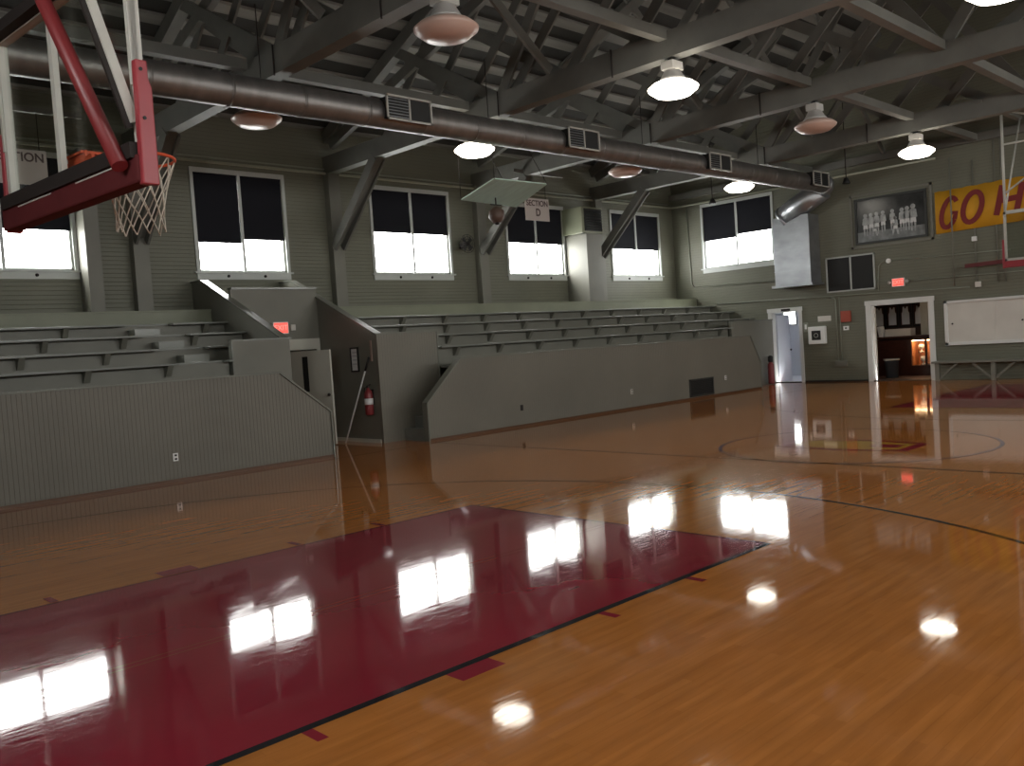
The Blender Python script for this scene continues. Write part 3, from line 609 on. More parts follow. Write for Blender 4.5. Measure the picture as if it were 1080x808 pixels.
f = MB(); f.box((19.03, YF-0.02, 0.08), (19.08, YF-0.001, 0.52)); f.box((20.10, YF-0.02, 0.08), (20.15, YF-0.001, 0.52)); f.box((19.03, YF-0.02, 0.48), (20.15, YF-0.001, 0.52)); f.box((19.03, YF-0.02, 0.06), (20.15, YF-0.001, 0.10)); put('frame', f, M['grille'], t)
f = MB(); f.box((19.08, YF-0.004, 0.10), (20.10, YF-0.001, 0.48))
for k in range(8): f.bar((19.08, YF-0.013, 0.13+0.045*k), (20.10, YF-0.013, 0.13+0.045*k), 0.016, 0.006, (0, 1, 0.8))
put('louvres', f, M['black'], t)

# ------------------------------------------------------------------ wall posts, chases, heater unit, pipes
for k, x in enumerate((6.9, 11.42, 15.95, 20.8)):
    f = MB(); f.box((x-0.14, YW-0.20, 2.831), (x+0.16, YW-0.001, 5.98)); struct('trim_%d' % (12+k), f, M['paint'])
def chase(n_, x0, x1, y0, z1):
    f = MB(); f.box((x0, y0, 2.831), (x1, YW-0.001, z1)); struct('trim_%d' % n_, f, M['paint'])
chase(16, 5.80, 6.06, 17.0, 5.85)
chase(17, 19.40, 20.05, 16.62, 4.78)
t = thing('vent_unit', 'square wall heater with dark louvred front on top of the wall chase', 'heater', (19.8, 17.0, 4.8))
f = MB(); f.box((19.30, 16.66, 4.80), (20.22, YW-0.001, 5.55)); put('cabinet', f, M['ledge'], t, 0.01)
f = MB(); f.box((19.40, 16.645, 4.86), (20.17, 16.66, 5.50)); put('louvre_backing', f, M['black'], t)
for k in range(8):
    f = MB(); f.bar((19.42, 16.63, 4.91+0.077*k), (20.15, 16.63, 4.91+0.077*k), 0.05, 0.008, (0, 1, -0.6)); put('louvre', f, M['grille'], t)
def pipe(name, label, pts, r, m, cat='pipe'):
    f = MB(); f.tube(pts, r, 8); return tag(put(name, f, m), label, cat)
pipe('wall_pipe', 'pale pipe running along the top of both window walls', [(XN+0.02, YW-0.09, 5.92), (XE-0.3, YW-0.09, 5.92), (XE-0.13, YW-0.13, 5.92), (XE-0.09, YW-0.3, 5.92), (XE-0.09, 8.9, 5.92)], 0.03, M['pipe_light'])
pipe('wall_pipe', 'thin grey pipe just above the pale pipe on the left wall', [(XN+0.02, YW-0.06, 6.02), (XE-0.3, YW-0.06, 6.02)], 0.015, M['conduit'])
pipe('conduit', 'vertical conduit beside the far window turning along the far wall', [(XE-0.03, 15.95+0.9, 5.86), (XE-0.03, 16.8, 3.35), (XE-0.03, 16.7, 3.20), (XE-0.03, 13.56, 3.14)], 0.018, M['conduit'], 'conduit')
pipe('conduit', 'long horizontal conduit on the far wall above the two doorways', [(XE-0.03, 15.9, 2.60), (XE-0.03, 8.2, 2.44)], 0.016, M['conduit'], 'conduit')
pipe('conduit', 'conduit dropping beside the white defibrillator cabinet on the far wall', [(XE-0.03, 12.0, 2.47), (XE-0.03, 11.92, 2.46), (XE-0.03, 11.88, 2.40), (XE-0.03, 11.86, 0.60)], 0.018, M['conduit'], 'conduit')
pipe('conduit', 'second conduit dropping to a junction box beside the defibrillator cabinet', [(XE-0.03, 11.76, 2.49), (XE-0.03, 11.76, 0.62)], 0.014, M['conduit'], 'conduit')
pipe('conduit', 'conduit running right from the round bell above the exit sign', [(XE-0.03, 10.2, 3.36), (XE-0.03, 7.2, 3.30)], 0.012, M['conduit'], 'conduit')
pipe('conduit', 'curved conduit beside the dark louvre windows on the far wall', [(XE-0.03, 10.36, 3.36), (XE-0.03, 10.48, 3.34), (XE-0.03, 10.56, 3.25), (XE-0.03, 10.59, 2.95), (XE-0.03, 10.60, 2.56)], 0.016, M['conduit'], 'conduit')
pipe('conduit', 'horizontal conduit running right from the exit sign on the far wall', [(XE-0.03, 9.8, 2.76), (XE-0.03, 6.4, 2.72)], 0.012, M['conduit'], 'conduit')
f = MB(); f.box((XE-0.08, 11.60, 0.45), (XE-0.001, 11.95, 0.62)); tag(put('junction_box', f, M['paint'], None, 0.006), 'grey junction box low on the far wall below two conduits', 'junction box')
f = MB(); f.box((XE-0.06, 7.92, 2.42), (XE-0.001, 8.06, 2.56)); tag(put('junction_box', f, M['offwhite'], None, 0.006), 'pale junction box on the far wall above the white cabinet', 'junction box')
f = MB(); f.box((XE-0.05, 7.98, 3.62), (XE-0.001, 8.10, 3.74)); tag(put('junction_box', f, M['plate'], None, 0.006), 'small white box on the far wall below the gold banner', 'junction box')
t = thing('round_bell', 'small white round bell on the far wall above the exit sign', 'bell', (XE, 10.28, 3.36)); f = MB(); f.tube([(XE-0.001, 10.28, 3.36), (XE-0.06, 10.28, 3.36)], 0.065, 16); put('bell_body', f, M['plate'], t)
t = thing('wall_fan', 'dark caged fan mounted on the left wall beside a post', 'fan', (15.4, YW-0.2, 4.4))
fx, fy, fz = 15.30, YW-0.30, 4.42
f = MB()
for rr in (0.06, 0.12, 0.18, 0.24): f.tube([(fx+rr*math.cos(a), fy-0.03*(1-rr/0.24), fz+rr*math.sin(a)) for a in [2*PI*i/24 for i in range(24)]], 0.006, 6, closed=True)
for k in range(12):
    a = 2*PI*k/12; f.tube([(fx, fy-0.05, fz), (fx+0.24*math.cos(a), fy, fz+0.24*math.sin(a))], 0.005, 6)
put('cage', f, M['steel_dark'], t)
f = MB(); 
for k in range(4):
    a = PI/4+PI/2*k; c_, s_ = math.cos(a), math.sin(a)
    f.add([(fx+c_*0.03-s_*0.03, fy+0.0, fz+s_*0.03+c_*0.03), (fx+c_*0.03+s_*0.03, fy+0.03, fz+s_*0.03-c_*0.03), (fx+c_*0.2+s_*0.07, fy+0.04, fz+s_*0.2-c_*0.07), (fx+c_*0.2-s_*0.07, fy+0.005, fz+s_*0.2+c_*0.07)], [(0,1,2,3)])
put('blades', f, M['grille'], t)
f = MB(); f.tube([(fx, fy+0.02, fz), (fx, fy+0.14, fz)], 0.06, 14); f.box((fx-0.03, fy+0.10, fz-0.10), (fx+0.03, YW-0.001, fz+0.02)); put('motor', f, M['steel_dark'], t)

# ------------------------------------------------------------------ far wall fittings
t = thing('team_photograph', 'large framed black and white team photograph on the far wall', 'picture', (XE, 10.15, 3.9))
py0, py1, pz0, pz1 = 9.25, 11.12, 3.96, 5.13
f = MB()
for A, B in (((py0-0.06, pz0-0.06), (py1+0.06, pz0)), ((py0-0.06, pz1), (py1+0.06, pz1+0.06)), ((py0-0.06, pz0), (py0, pz1)), ((py1, pz0), (py1+0.06, pz1))): f.box((XE-0.05, A[0], A[1]), (XE-0.001, B[0], B[1]))
put('frame', f, M['grille'], t)
f = MB(); f.box((XE-0.02, py0, pz0+0.28), (XE-0.001, py1, pz1)); put('photo_backdrop', f, M['photo_dark'], t)
f = MB(); f.box((XE-0.02, py0, pz0), (XE-0.001, py1, pz0+0.28)); put('photo_ground', f, M['photo_floor'], t)
def figure(y, z, h, sit=False):
    X0, X1 = XE-0.0245, XE-0.021; f = MB()
    f.tube([(X0, y, z+h*0.93), (X1, y, z+h*0.93)], h*0.095, 10)
    f.prism([(y-h*0.12, z+h*0.80), (y-h*0.15, z+h*0.52), (y-h*0.10, z+h*0.50), (y-h*0.09, z+h*0.5), (y+h*0.09, z+h*0.5), (y+h*0.15, z+h*0.52), (y+h*0.12, z+h*0.80), (y+h*0.03, z+h*0.86), (y-h*0.03, z+h*0.86)], 0, X0, X1)
    if sit: f.prism([(y-h*0.20, z), (y-h*0.10, z), (y-h*0.04, z+h*0.3), (y+h*0.04, z+h*0.3), (y+h*0.10, z), (y+h*0.20, z), (y+h*0.13, z+h*0.5), (y-h*0.13, z+h*0.5)], 0, X0, X1)
    else:
        for s in (-1, 1): f.prism([(y+s*h*0.02, z+h*0.35), (y+s*h*0.04, z), (y+s*h*0.09, z), (y+s*h*0.10, z+h*0.35)], 0, X0, X1)
    put('pictured_player', f, M['photo_fig'], t)
    f = MB(); f.prism([(y-h*0.10, z+h*0.50), (y-h*0.11, z+h*0.32), (y-h*0.01, z+h*0.33), (y, z+h*0.40), (y+h*0.01, z+h*0.33), (y+h*0.11, z+h*0.32), (y+h*0.10, z+h*0.50)], 0, XE-0.026, XE-0.0246); put('pictured_shorts', f, M['photo_shorts'], t)
for y, z, h, s in ((10.88, 4.12, 0.62, 0), (10.72, 4.14, 0.60, 0), (10.56, 4.15, 0.60, 0), (10.62, 4.10, 0.40, 1), (10.38, 4.18, 0.58, 0), (10.12, 4.20, 0.56, 0), (10.05, 4.06, 0.50, 1), (9.86, 4.14, 0.62, 0), (9.72, 4.14, 0.64, 0), (9.56, 4.10, 0.72, 0)): figure(y, z, h, s)
f = MB(); 
for A, B in (((9.05, 3.80), (11.32, 3.86)), ((9.05, 5.26), (11.32, 5.32)), ((9.05, 3.80), (9.11, 5.32)), ((11.26, 3.80), (11.32, 5.32))): f.box((XE-0.025, A[0], A[1]), (XE-0.001, B[0], B[1]))
struct('trim_18', f, M['paint'])
# banner
t = thing('banner', 'gold cloth banner with maroon letters on the far wall', 'banner', (XE-0.05, 7.5, 4.0))
BY0, BY1 = 8.97, 4.4
bz = lambda y: (3.98, 5.06) if False else (3.93-(BY0-y)*0.0+0.035*(BY0-y), 5.05+0.0*(BY0-y))
f = MB(); n_ = 40; vs = []; fs = []
for i in range(n_+1):
    y = BY0+(BY1-BY0)*i/n_; zb, zt = 3.92+0.03*(BY0-y), 5.03+0.025*(BY0-y)+0.012*math.sin(i*1.9)
    dx = 0.012*math.sin(i*0.8)+0.006*math.sin(i*2.3)
    vs += [(XE-0.05+dx, y, zb), (XE-0.05+dx*0.5, y, zt), (XE-0.044+dx, y, zb), (XE-0.044+dx*0.5, y, zt)]
for i in range(n_): a = 4*i; fs += [(a, a+4, a+5, a+1), (a+2, a+3, a+7, a+6), (a+1, a+5, a+7, a+3), (a, a+2, a+6, a+4)]
f.add(vs, fs, 0, True); put('banner_cloth', f, M['banner'], t)
def letter(nm, strokes, y0, z0, w_, h_, th):
    """strokes: polylines in unit box (u right, v up); painted as slanted brush strokes"""
    f = MB(); xo = 0.0
    for st in strokes:
        P = [Vector((y0-(u*w_+v*h_*0.22), z0+v*h_)) for u, v in st]; closed = (P[0]-P[-1]).length < 1e-4
        if closed: P = P[:-1]
        n = len(P); vs = []
        for k in range(n):
            a = P[(k-1) % n] if (closed or k > 0) else P[k]; b = P[(k+1) % n] if (closed or k < n-1) else P[k]
            d = (b-a).normalized(); q = Vector((-d.y, d.x))*th/2
            for X_ in (XE-0.071-xo, XE-0.066): vs += [(X_, P[k].x+q.x, P[k].y+q.y), (X_, P[k].x-q.x, P[k].y-q.y)]
        fs = []
        for k in range(n if closed else n-1):
            a, b = 4*k, 4*((k+1) % n)
            fs += [(a, b, b+1, a+1), (a+2, a+3, b+3, b+2), (a, a+2, b+2, b), (a+1, b+1, b+3, a+3)]
        if not closed: fs += [(0, 1, 3, 2), (4*n-4, 4*n-2, 4*n-1, 4*n-3)]
        f.add(vs, fs); xo += 0.0015
    put(nm, f, M['banner_red'], t)
def arc(cx, cy, rx_, ry_, a0, a1, n=14): return [(cx+rx_*math.cos(math.radians(a0+(a1-a0)*i/n)), cy+ry_*math.sin(math.radians(a0+(a1-a0)*i/n))) for i in range(n+1)]
letter('letter', [arc(0.5, 0.5, 0.5, 0.5, 45, 330, 18), [(0.95, 0.25), (0.97, 0.48), (0.6, 0.47)]], 8.88, 4.06, 0.37, 0.76, 0.12)
letter('letter', [arc(0.5, 0.5, 0.5, 0.5, 0, 360, 24)], 8.34, 4.12, 0.44, 0.76, 0.13)
letter('letter', [[(0.08, 0), (0.08, 1)], [(0.92, 0), (0.92, 1)], [(0.08, 0.48), (0.92, 0.52)]], 7.52, 4.20, 0.55, 0.74, 0.14)
# dark louvre windows
t = thing('louvre_panel', 'dark two-part screened opening with pale frame on the far wall', 'vent', (XE, 11.3, 2.7))
f = MB()
for A, B in (((10.68, 2.62), (12.12, 2.66)), ((10.68, 3.60), (12.12, 3.64)), ((10.68, 2.62), (10.72, 3.64)), ((12.08, 2.62), (12.12, 3.64)), ((11.36, 2.62), (11.40, 3.64))): f.box((XE-0.04, A[0], A[1]), (XE-0.001, B[0], B[1]))
put('frame', f, M['frame'], t)
for a, b in ((10.72, 11.36), (11.40, 12.08)):
    f = MB(); f.box((XE-0.015, a, 2.66), (XE-0.001, b, 3.60)); put('dark_screen', f, M['black'], t)
# plenum duct box
t = thing('duct_plenum', 'large galvanised sheet-metal duct box on the far wall', 'duct', (24.5, 13.0, 2.8))
f = MB(); f.box((24.2, 12.28, 2.95), (XE-0.001, 13.42, 4.95)); put('box_body', f, M['galv'], t, 0.01)
f = MB()
for zz in (3.35, 3.95, 4.05, 4.75): f.box((24.185, 12.27, zz), (24.2, 13.43, zz+0.02))
put('seam', f, M['galv'], t)
f = MB(); f.box((24.12, 12.2, 2.88), (XE-0.001, 13.5, 2.95)); put('bottom_flange', f, M['galv'], t)
# small fittings by the small doorway
t = thing('defibrillator_cabinet', 'white defibrillator cabinet with dark window on the far wall', 'cabinet', (XE, 12.45, 1.2))
f = MB(); f.box((XE-0.16, 12.20, 1.14), (XE-0.001, 12.72, 1.66)); put('cabinet_body', f, M['plate'], t, 0.02)
f = MB(); f.box((XE-0.17, 12.32, 1.26), (XE-0.161, 12.60, 1.54)); put('cabinet_window', f, M['black'], t)
f = MB(); f.tube([(XE-0.172, 12.46+0.06*math.cos(a), 1.40+0.06*math.sin(a)) for a in [2*PI*i/16 for i in range(16)]], 0.008, 6, closed=True); put('device_ring', f, M['steel_white'], t)
for nm, lab, cat, y0, y1, z0, z1, d, m in (
    ('notice_plate', 'pale rectangular plate above the defibrillator cabinet', 'sign', 12.05, 12.46, 1.80, 1.96, 0.01, 'offwhite'),
    ('red_alarm_box', 'red rectangular box on the far wall between the doorways', 'alarm box', 11.44, 11.74, 1.74, 2.06, 0.05, 'redbox'),
    ('thermostat', 'small white thermostat below the red box on the far wall', 'thermostat', 11.52, 11.68, 1.50, 1.62, 0.03, 'plate'),
    ('switch_plate', 'grey framed panel between the small doorway and the cabinet', 'switch', 12.78, 12.92, 1.52, 1.80, 0.02, 'conduit')):
    t = thing(nm, lab, cat, (XE, (y0+y1)/2, z0)); f = MB(); f.box((XE-d, y0, z0), (XE-0.001, y1, z1)); put('face_plate', f, M[m], t, 0.004)
    if nm == 'thermostat': f = MB(); f.box((XE-d-0.004, 11.57, 1.54), (XE-d, 11.63, 1.58)); put('display', f, M['black'], t)
    if nm == 'switch_plate': f = MB(); f.box((XE-d-0.006, 12.82, 1.60), (XE-d, 12.88, 1.74)); put('toggle_area', f, M['plate'], t)
# red/black post at the small doorway
t = thing('red_extinguisher', 'red cylinder with black top standing beside the small doorway', 'fire extinguisher', (24.0, 13.75, 0))
f = MB(); f.lathe((24.2, 13.72, 0.02), [(0, 0), (0.09, 0), (0.095, 0.03), (0.095, 0.58), (0.05, 0.66), (0, 0.66)], 18); put('cylinder', f, M['red_metal'], t)
f = MB(); f.lathe((24.2, 13.72, 0.68), [(0, 0), (0.07, 0), (0.08, 0.05), (0.08, 0.16), (0.03, 0.2), (0, 0.2)], 16); put('black_top', f, M['black'], t)
# white sliding-door cabinet board
t = thing('sliding_panel_board', 'long off-white board with sliding panels on the far wall', 'board', (XE, 7.2, 0.9))
by0, by1, bz0, bz1 = 4.6, 8.85, 0.93, 2.12
f = MB()
for A, B in (((by0, bz0), (by1, bz0+0.08)), ((by0, bz1-0.07), (by1, bz1)), ((by0, bz0), (by0+0.08, bz1)), ((by1-0.08, bz0), (by1, bz1))): f.box((XE-0.09, A[0], A[1]), (XE-0.001, B[0], B[1]))
put('frame', f, M['white'], t, 0.004)
for k, (a, b, d) in enumerate(((7.62, by1-0.08, 0.05), (6.30, 7.70, 0.035), (4.68, 6.38, 0.05))):
    f = MB(); f.box((XE-d, a, bz0+0.08), (XE-d+0.012, b, bz1-0.07)); put('sliding_panel', f, M['offwhite'], t)
for a in (8.66, 6.98):
    f = MB(); f.tube([(XE-0.065, a, 1.5), (XE-0.048, a, 1.5)], 0.022, 12); put('finger_pull', f, M['steel_dark'], t)
# bench
t = thing('wall_bench', 'long low green bench with diagonal braces under the white board', 'bench', (XE-0.3, 7.0, 0))
f = MB(); f.box((XE-0.42, 4.4, 0.47), (XE-0.01, 9.12, 0.52)); put('bench_top', f, M['paint'], t, 0.005)
for yy in (9.0, 7.62, 6.2, 4.8):
    f = MB(); f.box((XE-0.36, yy-0.05, 0.0), (XE-0.27, yy+0.05, 0.47)); put('leg', f, M['paint'], t)
    for s in (-1, 1):
        if (yy == 9.0 and s == 1) : continue
        f = MB(); f.bar((XE-0.31, yy+s*0.05, 0.06), (XE-0.31, yy+s*0.50, 0.46), 0.04, 0.05, (1, 0, 0)); put('brace', f, M['paint'], t)
# wall struts behind the far basket, red bar
for k, (lab, yy, z0, z1, r_) in enumerate((('thin vertical pipe on the far wall left of the basket, crossing the banner', 8.55, 2.5, 5.85, 0.02), ('vertical pipe on the far wall below the banner middle', 8.02, 2.4, 5.7, 0.025), ('left pipe of the vertical pair behind the far basket', 7.50, 2.5, 6.3, 0.03), ('right pipe of the vertical pair behind the far basket', 7.34, 2.5, 6.3, 0.03))):
    xx = XE-0.10 if k == 0 else XE-0.021; pipe('wall_pipe', lab, [(xx, yy, z0), (xx, yy, z1)], r_ if k == 0 else 0.018, M['paint'])
t = thing('red_wall_bar', 'dark red horizontal bar on the far wall left of the basket', 'bar', (XE-0.3, 7.6, 2.85))
f = MB(); f.bar((XE-0.30, 8.20, 2.98), (XE-0.30, 6.6, 3.02), 0.05, 0.10, (1, 0, 0)); put('bar', f, M['maroon_metal'], t)
f = MB(); f.bar((XE-0.28, 8.0, 2.98), (XE-0.002, 8.0, 2.98), 0.04, 0.04, (0, 1, 0)); f.bar((XE-0.28, 6.9, 3.0), (XE-0.002, 6.9, 3.0), 0.04, 0.04, (0, 1, 0)); put('bracket', f, M['maroon_metal'], t)
f = MB(); f.box((XE-0.02, D1[0]-0.1, 0.0), (XE+0.1, D1[1]+0.1, 0.02)); struct('trim_19', f, M['black'])
f = MB(); f.box((XE-0.02, D2[0]-0.14, 0.0), (XE+0.1, D2[1]+0.14, 0.02)); struct('trim_20', f, M['black'])
f = MB(); f.box((XE-0.03, D2[1]+0.16, 0), (XE-0.001, D1[0]-0.11, 0.05)); struct('baseboard_far', f, M['black'])

# ------------------------------------------------------------------ roof trusses
TX = [2.3, 6.9, 11.4, 15.95, 20.75]
CB, CT = 5.95, 6.30
def truss(x, label):
    t = thing('roof_truss', label, 'truss', (x, YC, CB), 'timber trusses under the roof')
    f = MB(); f.box((x-0.12, YR+0.01, CB), (x-0.03, YW-0.01, CT)); f.box((x+0.03, YR+0.01, CB), (x+0.12, YW-0.01, CT)); f.box((x-0.12, YR+0.01, CB-0.04), (x+0.12, YW-0.01, CB)); put('bottom_chord', f, M['timber'], t)
    for s in (1, -1):
        f = MB(); f.bar((x, YC+s*(YW-0.05-YC), deck(YW)-0.22), (x, YC, ridge-0.22), 0.20, 0.26); put('top_chord', f, M['timber'], t)
        # secondary lower chord
        f = MB(); f.bar((x, YC+s*11.7, 6.55), (x, YC+s*6.0, 8.25), 0.12, 0.22); put('inner_chord', f, M['timber'], t)
        # main webs: W pattern
        for a, za, b, zb in ((6.05, CT-0.1, 9.0, deck(YC+9.0)-0.3), (6.05, CT-0.1, 3.0, deck(YC+3.0)-0.3), (0.0, CT-0.1, 3.0, deck(YC+3.0)-0.3)):
            f = MB(); f.bar((x-0.05, YC+s*a, za), (x-0.05, YC+s*b, zb), 0.06, 0.20); put('web', f, M['timber'], t)
        # lattice of planks: family rising to the wall
        for a in (0.7, 2.6, 4.5, 6.55, 8.5):
            hi = a+2.9; zt = min(CT+0.6*2.9, deck(YC+hi)-0.3); k = (zt-CT)/0.6
            f = MB(); f.bar((x+0.09, YC+s*a, CT-0.1), (x+0.09, YC+s*(a+k), zt), 0.04, 0.20); put('web', f, M['timber'], t)
        for a in (1.9, 3.2, 4.5, 5.85, 7.2, 8.5, 9.8):
            hi = a-3.0; k = 3.0
            while CT+0.95*k > deck(YC+a-k)-0.3 and k > 0.4: k -= 0.1
            f = MB(); f.bar((x+0.05, YC+s*a, CT-0.1), (x+0.05, YC+s*(a-k), CT+0.95*k), 0.04, 0.19); put('web', f, M['timber'], t)
        # knee brace (pair of planks)
        for dx in (-0.11, 0.11):
            f = MB(); f.bar((x+dx, YC+s*(YW-0.22-YC), 4.22), (x+dx, YC+s*(15.45-YC), CB-0.02), 0.05, 0.22); put('knee_brace', f, M['timber'], t)
        f = MB(); f.bar((x, YC+s*(YW-0.20-YC), 4.30), (x, YC+s*(15.35-YC), CB+0.02), 0.17, 0.07); put('knee_brace_core', f, M['timber'], t)
    for yy in (2.3, 8.9, -0.5, 11.55):
        f = MB(); f.tube([(x-0.13, yy, CB-0.07), (x-0.13, yy, CT+0.02)], 0.014, 6); put('tie_rod', f, M['steel_dark'], t)
tl = ['truss nearest the camera above the near backboard', 'timber truss above the near basket, leftmost full truss', 'second timber truss from the left, over the near lane end', 'third timber truss from the left, over the middle of the court', 'farthest timber truss, closest to the far wall']
for x, l in zip(TX, tl): truss(x, l)
# longitudinal struts and cross braces between the trusses
xs = [XN]+TX+[XE]
for a, b in zip(xs, xs[1:]):
    if a < 2: continue
    nm = {2.3: 'first', 6.9: 'second', 11.4: 'third', 15.95: 'fourth', 20.75: 'last'}[a]
    for yy, pos in ((12.4, 'window side'), (7.9, 'court side'), (5.52, 'ridge line'), (-1.4, 'far side')):
        f = MB(); f.bar((a+0.13, yy, CT-0.05), (b-0.13, yy, CT-0.05), 0.16, 0.16, (0, 1, 0)); tag(put('roof_strut', f, M['timber']), 'long timber strut on the %s in the %s bay between trusses' % (pos, nm), 'beam', 'struts between the trusses')
    for yy in (10.2, 3.2):
        for k, (p, q) in enumerate(((a+0.1, b-0.1), (b-0.1, a+0.1))):
            f = MB(); f.bar((p, yy+0.05*k, CT+0.05), (q, yy+0.05*k, deck(yy)-0.4), 0.05, 0.16, (0, 1, 0)); tag(put('sway_brace', f, M['timber']), 'crossed timber sway brace in the %s roof bay' % nm, 'brace', 'crossed sway braces between the trusses')
f = MB(); f.box((XE-0.14, YR, 6.15), (XE-0.001, YW, 6.35)); struct('trim_21', f, M['timber'])

# ------------------------------------------------------------------ round duct
DY = 11.65
def dz(x): return 5.575+0.003*x
t = thing('round_duct', 'long round galvanised duct running under the trusses', 'duct', (12, DY, 5.3))
f = MB()
pts = [(XN+0.05+(23.9-XN-0.05)*i/20, DY, dz(XN+0.05+(23.9-XN-0.05)*i/20)) for i in range(21)]
f.tube(pts, 0.232, 32); put('duct_pipe', f, M['duct'], t)
x = 0.3
while x < 23.8:
    f = MB(); f.tube([(x-0.02, DY, dz(x)), (x+0.02, DY, dz(x))], 0.237, 32); put('duct_seam', f, M['duct'], t)
    x += 1.15
z_ = dz(24.2)
f = MB(); f.tube([(23.88, DY, z_), (24.05, DY+0.01, z_), (24.18, DY+0.09, z_-0.03), (24.27, DY+0.22, z_-0.08)], 0.265, 28); f.sphere((24.24, DY+0.18, z_-0.06), 0.264, 24, 16); f.tube([(24.25, DY+0.18, z_-0.06), (24.42, 13.08, 4.99)], 0.33, 28); f.tube([(24.42, 13.08, 4.99), (24.43, 13.16, 4.94)], [0.35, 0.35], 28); put('elbow', f, M['galv'], t)
for x in (6.9, 11.4, 15.95, 20.75):
    f = MB(); f.tube([(x-0.3, DY, dz(x)+0.25), (x-0.3, DY, 6.9)], 0.008, 6); put('hanger', f, M['steel_dark'], t)
for k, x in enumerate((9.05, 13.35, 18.2, 23.2)):
    v = thing('duct_register', ['rectangular air register on the round duct, leftmost', 'rectangular air register on the round duct, second from the left', 'rectangular air register on the round duct, third from the left', 'rectangular air register on the round duct next to the elbow'][k], 'vent', (x, DY-0.28, dz(x)), 'air registers on the round duct')
    z = dz(x)+0.04; w_ = 0.46; h_ = 0.20
    f = MB(); yy = DY-0.335
    for A, B in (((-w_, -h_), (w_, -h_+0.03)), ((-w_, h_-0.03), (w_, h_)), ((-w_, -h_), (-w_+0.03, h_)), ((w_-0.03, -h_), (w_, h_)), ((-0.012, -h_), (0.012, h_))): f.box((x+A[0], yy, z+A[1]), (x+B[0], yy+0.025, z+B[1]))
    put('frame', f, M['steel_white'], v)
    f = MB(); f.box((x-w_+0.03, yy+0.025, z-h_+0.03), (x+w_-0.03, yy+0.22, z+h_-0.03)); put('throat', f, M['black'], v)
    for s in range(7):
        f = MB(); f.box((x-w_+0.03, yy+0.005, z-h_+0.05+0.048*s), (x-0.012, yy+0.022, z-h_+0.06+0.048*s)); put('vane', f, M['galv'], v)

# ------------------------------------------------------------------ lamps
def lamp_proto(name, label, lit):
    t = thing(name, label, 'ceiling lamp', (0, 0, 0), 'high bay lamps under the trusses')
    f = MB(); f.tube([(0, 0, 0.33), (0, 0, 0.375)], 0.06, 12); put('mount', f, M['black'], t)
    f = MB(); f.box((-0.14, -0.11, 0.20), (0.14, 0.11, 0.33)); put('ballast_box', f, M['lamp_house'], t, 0.01)
    f = MB(); f.lathe((0, 0, 0), [(0.12, 0.20), (0.135, 0.17), (0.19, 0.08), (0.225, 0.04), (0.215, 0.035)], 32); put('reflector', f, M['lamp_refl'], t)
    f = MB(); f.lathe((0, 0, 0), [(0.215, 0.034), (0.31, 0.0), (0.385, -0.06), (0.375, -0.09), (0.27, -0.17), (0.12, -0.195), (0.0, -0.20)], 32); put('lens', f, M['lamp_glow'] if lit else M['lamp_pink'], t)
    return t
grid = {(1, 12.4): 0, (2, 12.4): 1, (3, 12.4): 0, (4, 12.4): 1, (1, 7.85): 0, (2, 7.85): 1, (3, 7.85): 0, (4, 7.85): 1, (2, 3.3): 1, (4, 3.3): 1, (1, 3.3): 0, (3, 3.3): 0}
rowname = {12.4: 'window-side row', 7.85: 'middle row', 3.3: 'court-centre row'}
colname = {1: 'first from the left', 2: 'second from the left', 3: 'third from the left', 4: 'fourth, nearest the far wall'}
protos = {}
LZ = 5.53
LS = 1.32
for (ti, yy), lit in grid.items():
    x = TX[ti]+0.0
    lab = ('lit white' if lit else 'unlit pinkish') + ' high bay lamp in the %s, %s' % (rowname[yy], colname[ti])
    if lit not in protos: protos[lit] = o = lamp_proto('high_bay_lamp', lab, lit)
    else: o = copy_tree(protos[lit]); o['label'] = lab
    o.location = (x, yy, LZ)

# ------------------------------------------------------------------ hanging mint panel with horn, section signs
t = thing('hanging_panel', 'mint green sheet-metal panel hanging tilted under the trusses', 'panel', (12.25, 12.5, 4.7))
c4 = [(11.5, 13.0, 4.62), (13.02, 13.0, 4.57), (12.92, 12.0, 4.86), (11.48, 12.0, 4.85)]
f = MB(); f.add(c4+[(x, y, z+0.02) for x, y, z in c4], [(0,1,2,3), (7,6,5,4), (0,4,5,1), (1,5,6,2), (2,6,7,3), (3,7,4,0)]); put('sheet', f, M['mint'], t)
for p in c4:
    f = MB(); f.tube([p, (p[0]+(11.5-p[0])*0.6, p[1], 6.0)], 0.008, 6); put('hanging_rod', f, M['steel_dark'], t)
f = MB(); f.tube([(12.15, 12.7, 4.66), (12.15, 12.7, 4.521)], 0.014, 8); f.tube([(12.0, 12.7, 4.52), (12.3, 12.7, 4.52)], 0.012, 8); put('stem', f, M['steel_dark'], t)
h = thing('brown_horn', 'brown six-sided buzzer hanging beneath the mint green panel', 'buzzer', (12.15, 12.7, 4.2))
f = MB(); f.lathe((12.15, 12.7, 4.48), [(0, 0.02), (0.05, 0.0), (0.15, -0.08), (0.16, -0.22), (0.08, -0.31), (0, -0.31)], 8); put('horn_body', f, M['brown'], h)
f = MB(); f.lathe((12.15, 12.7, 4.17), [(0.03, 0.0), (0.05, -0.01), (0.04, -0.04), (0.0, -0.04)], 10); put('horn_tip', f, M['steel_dark'], h)
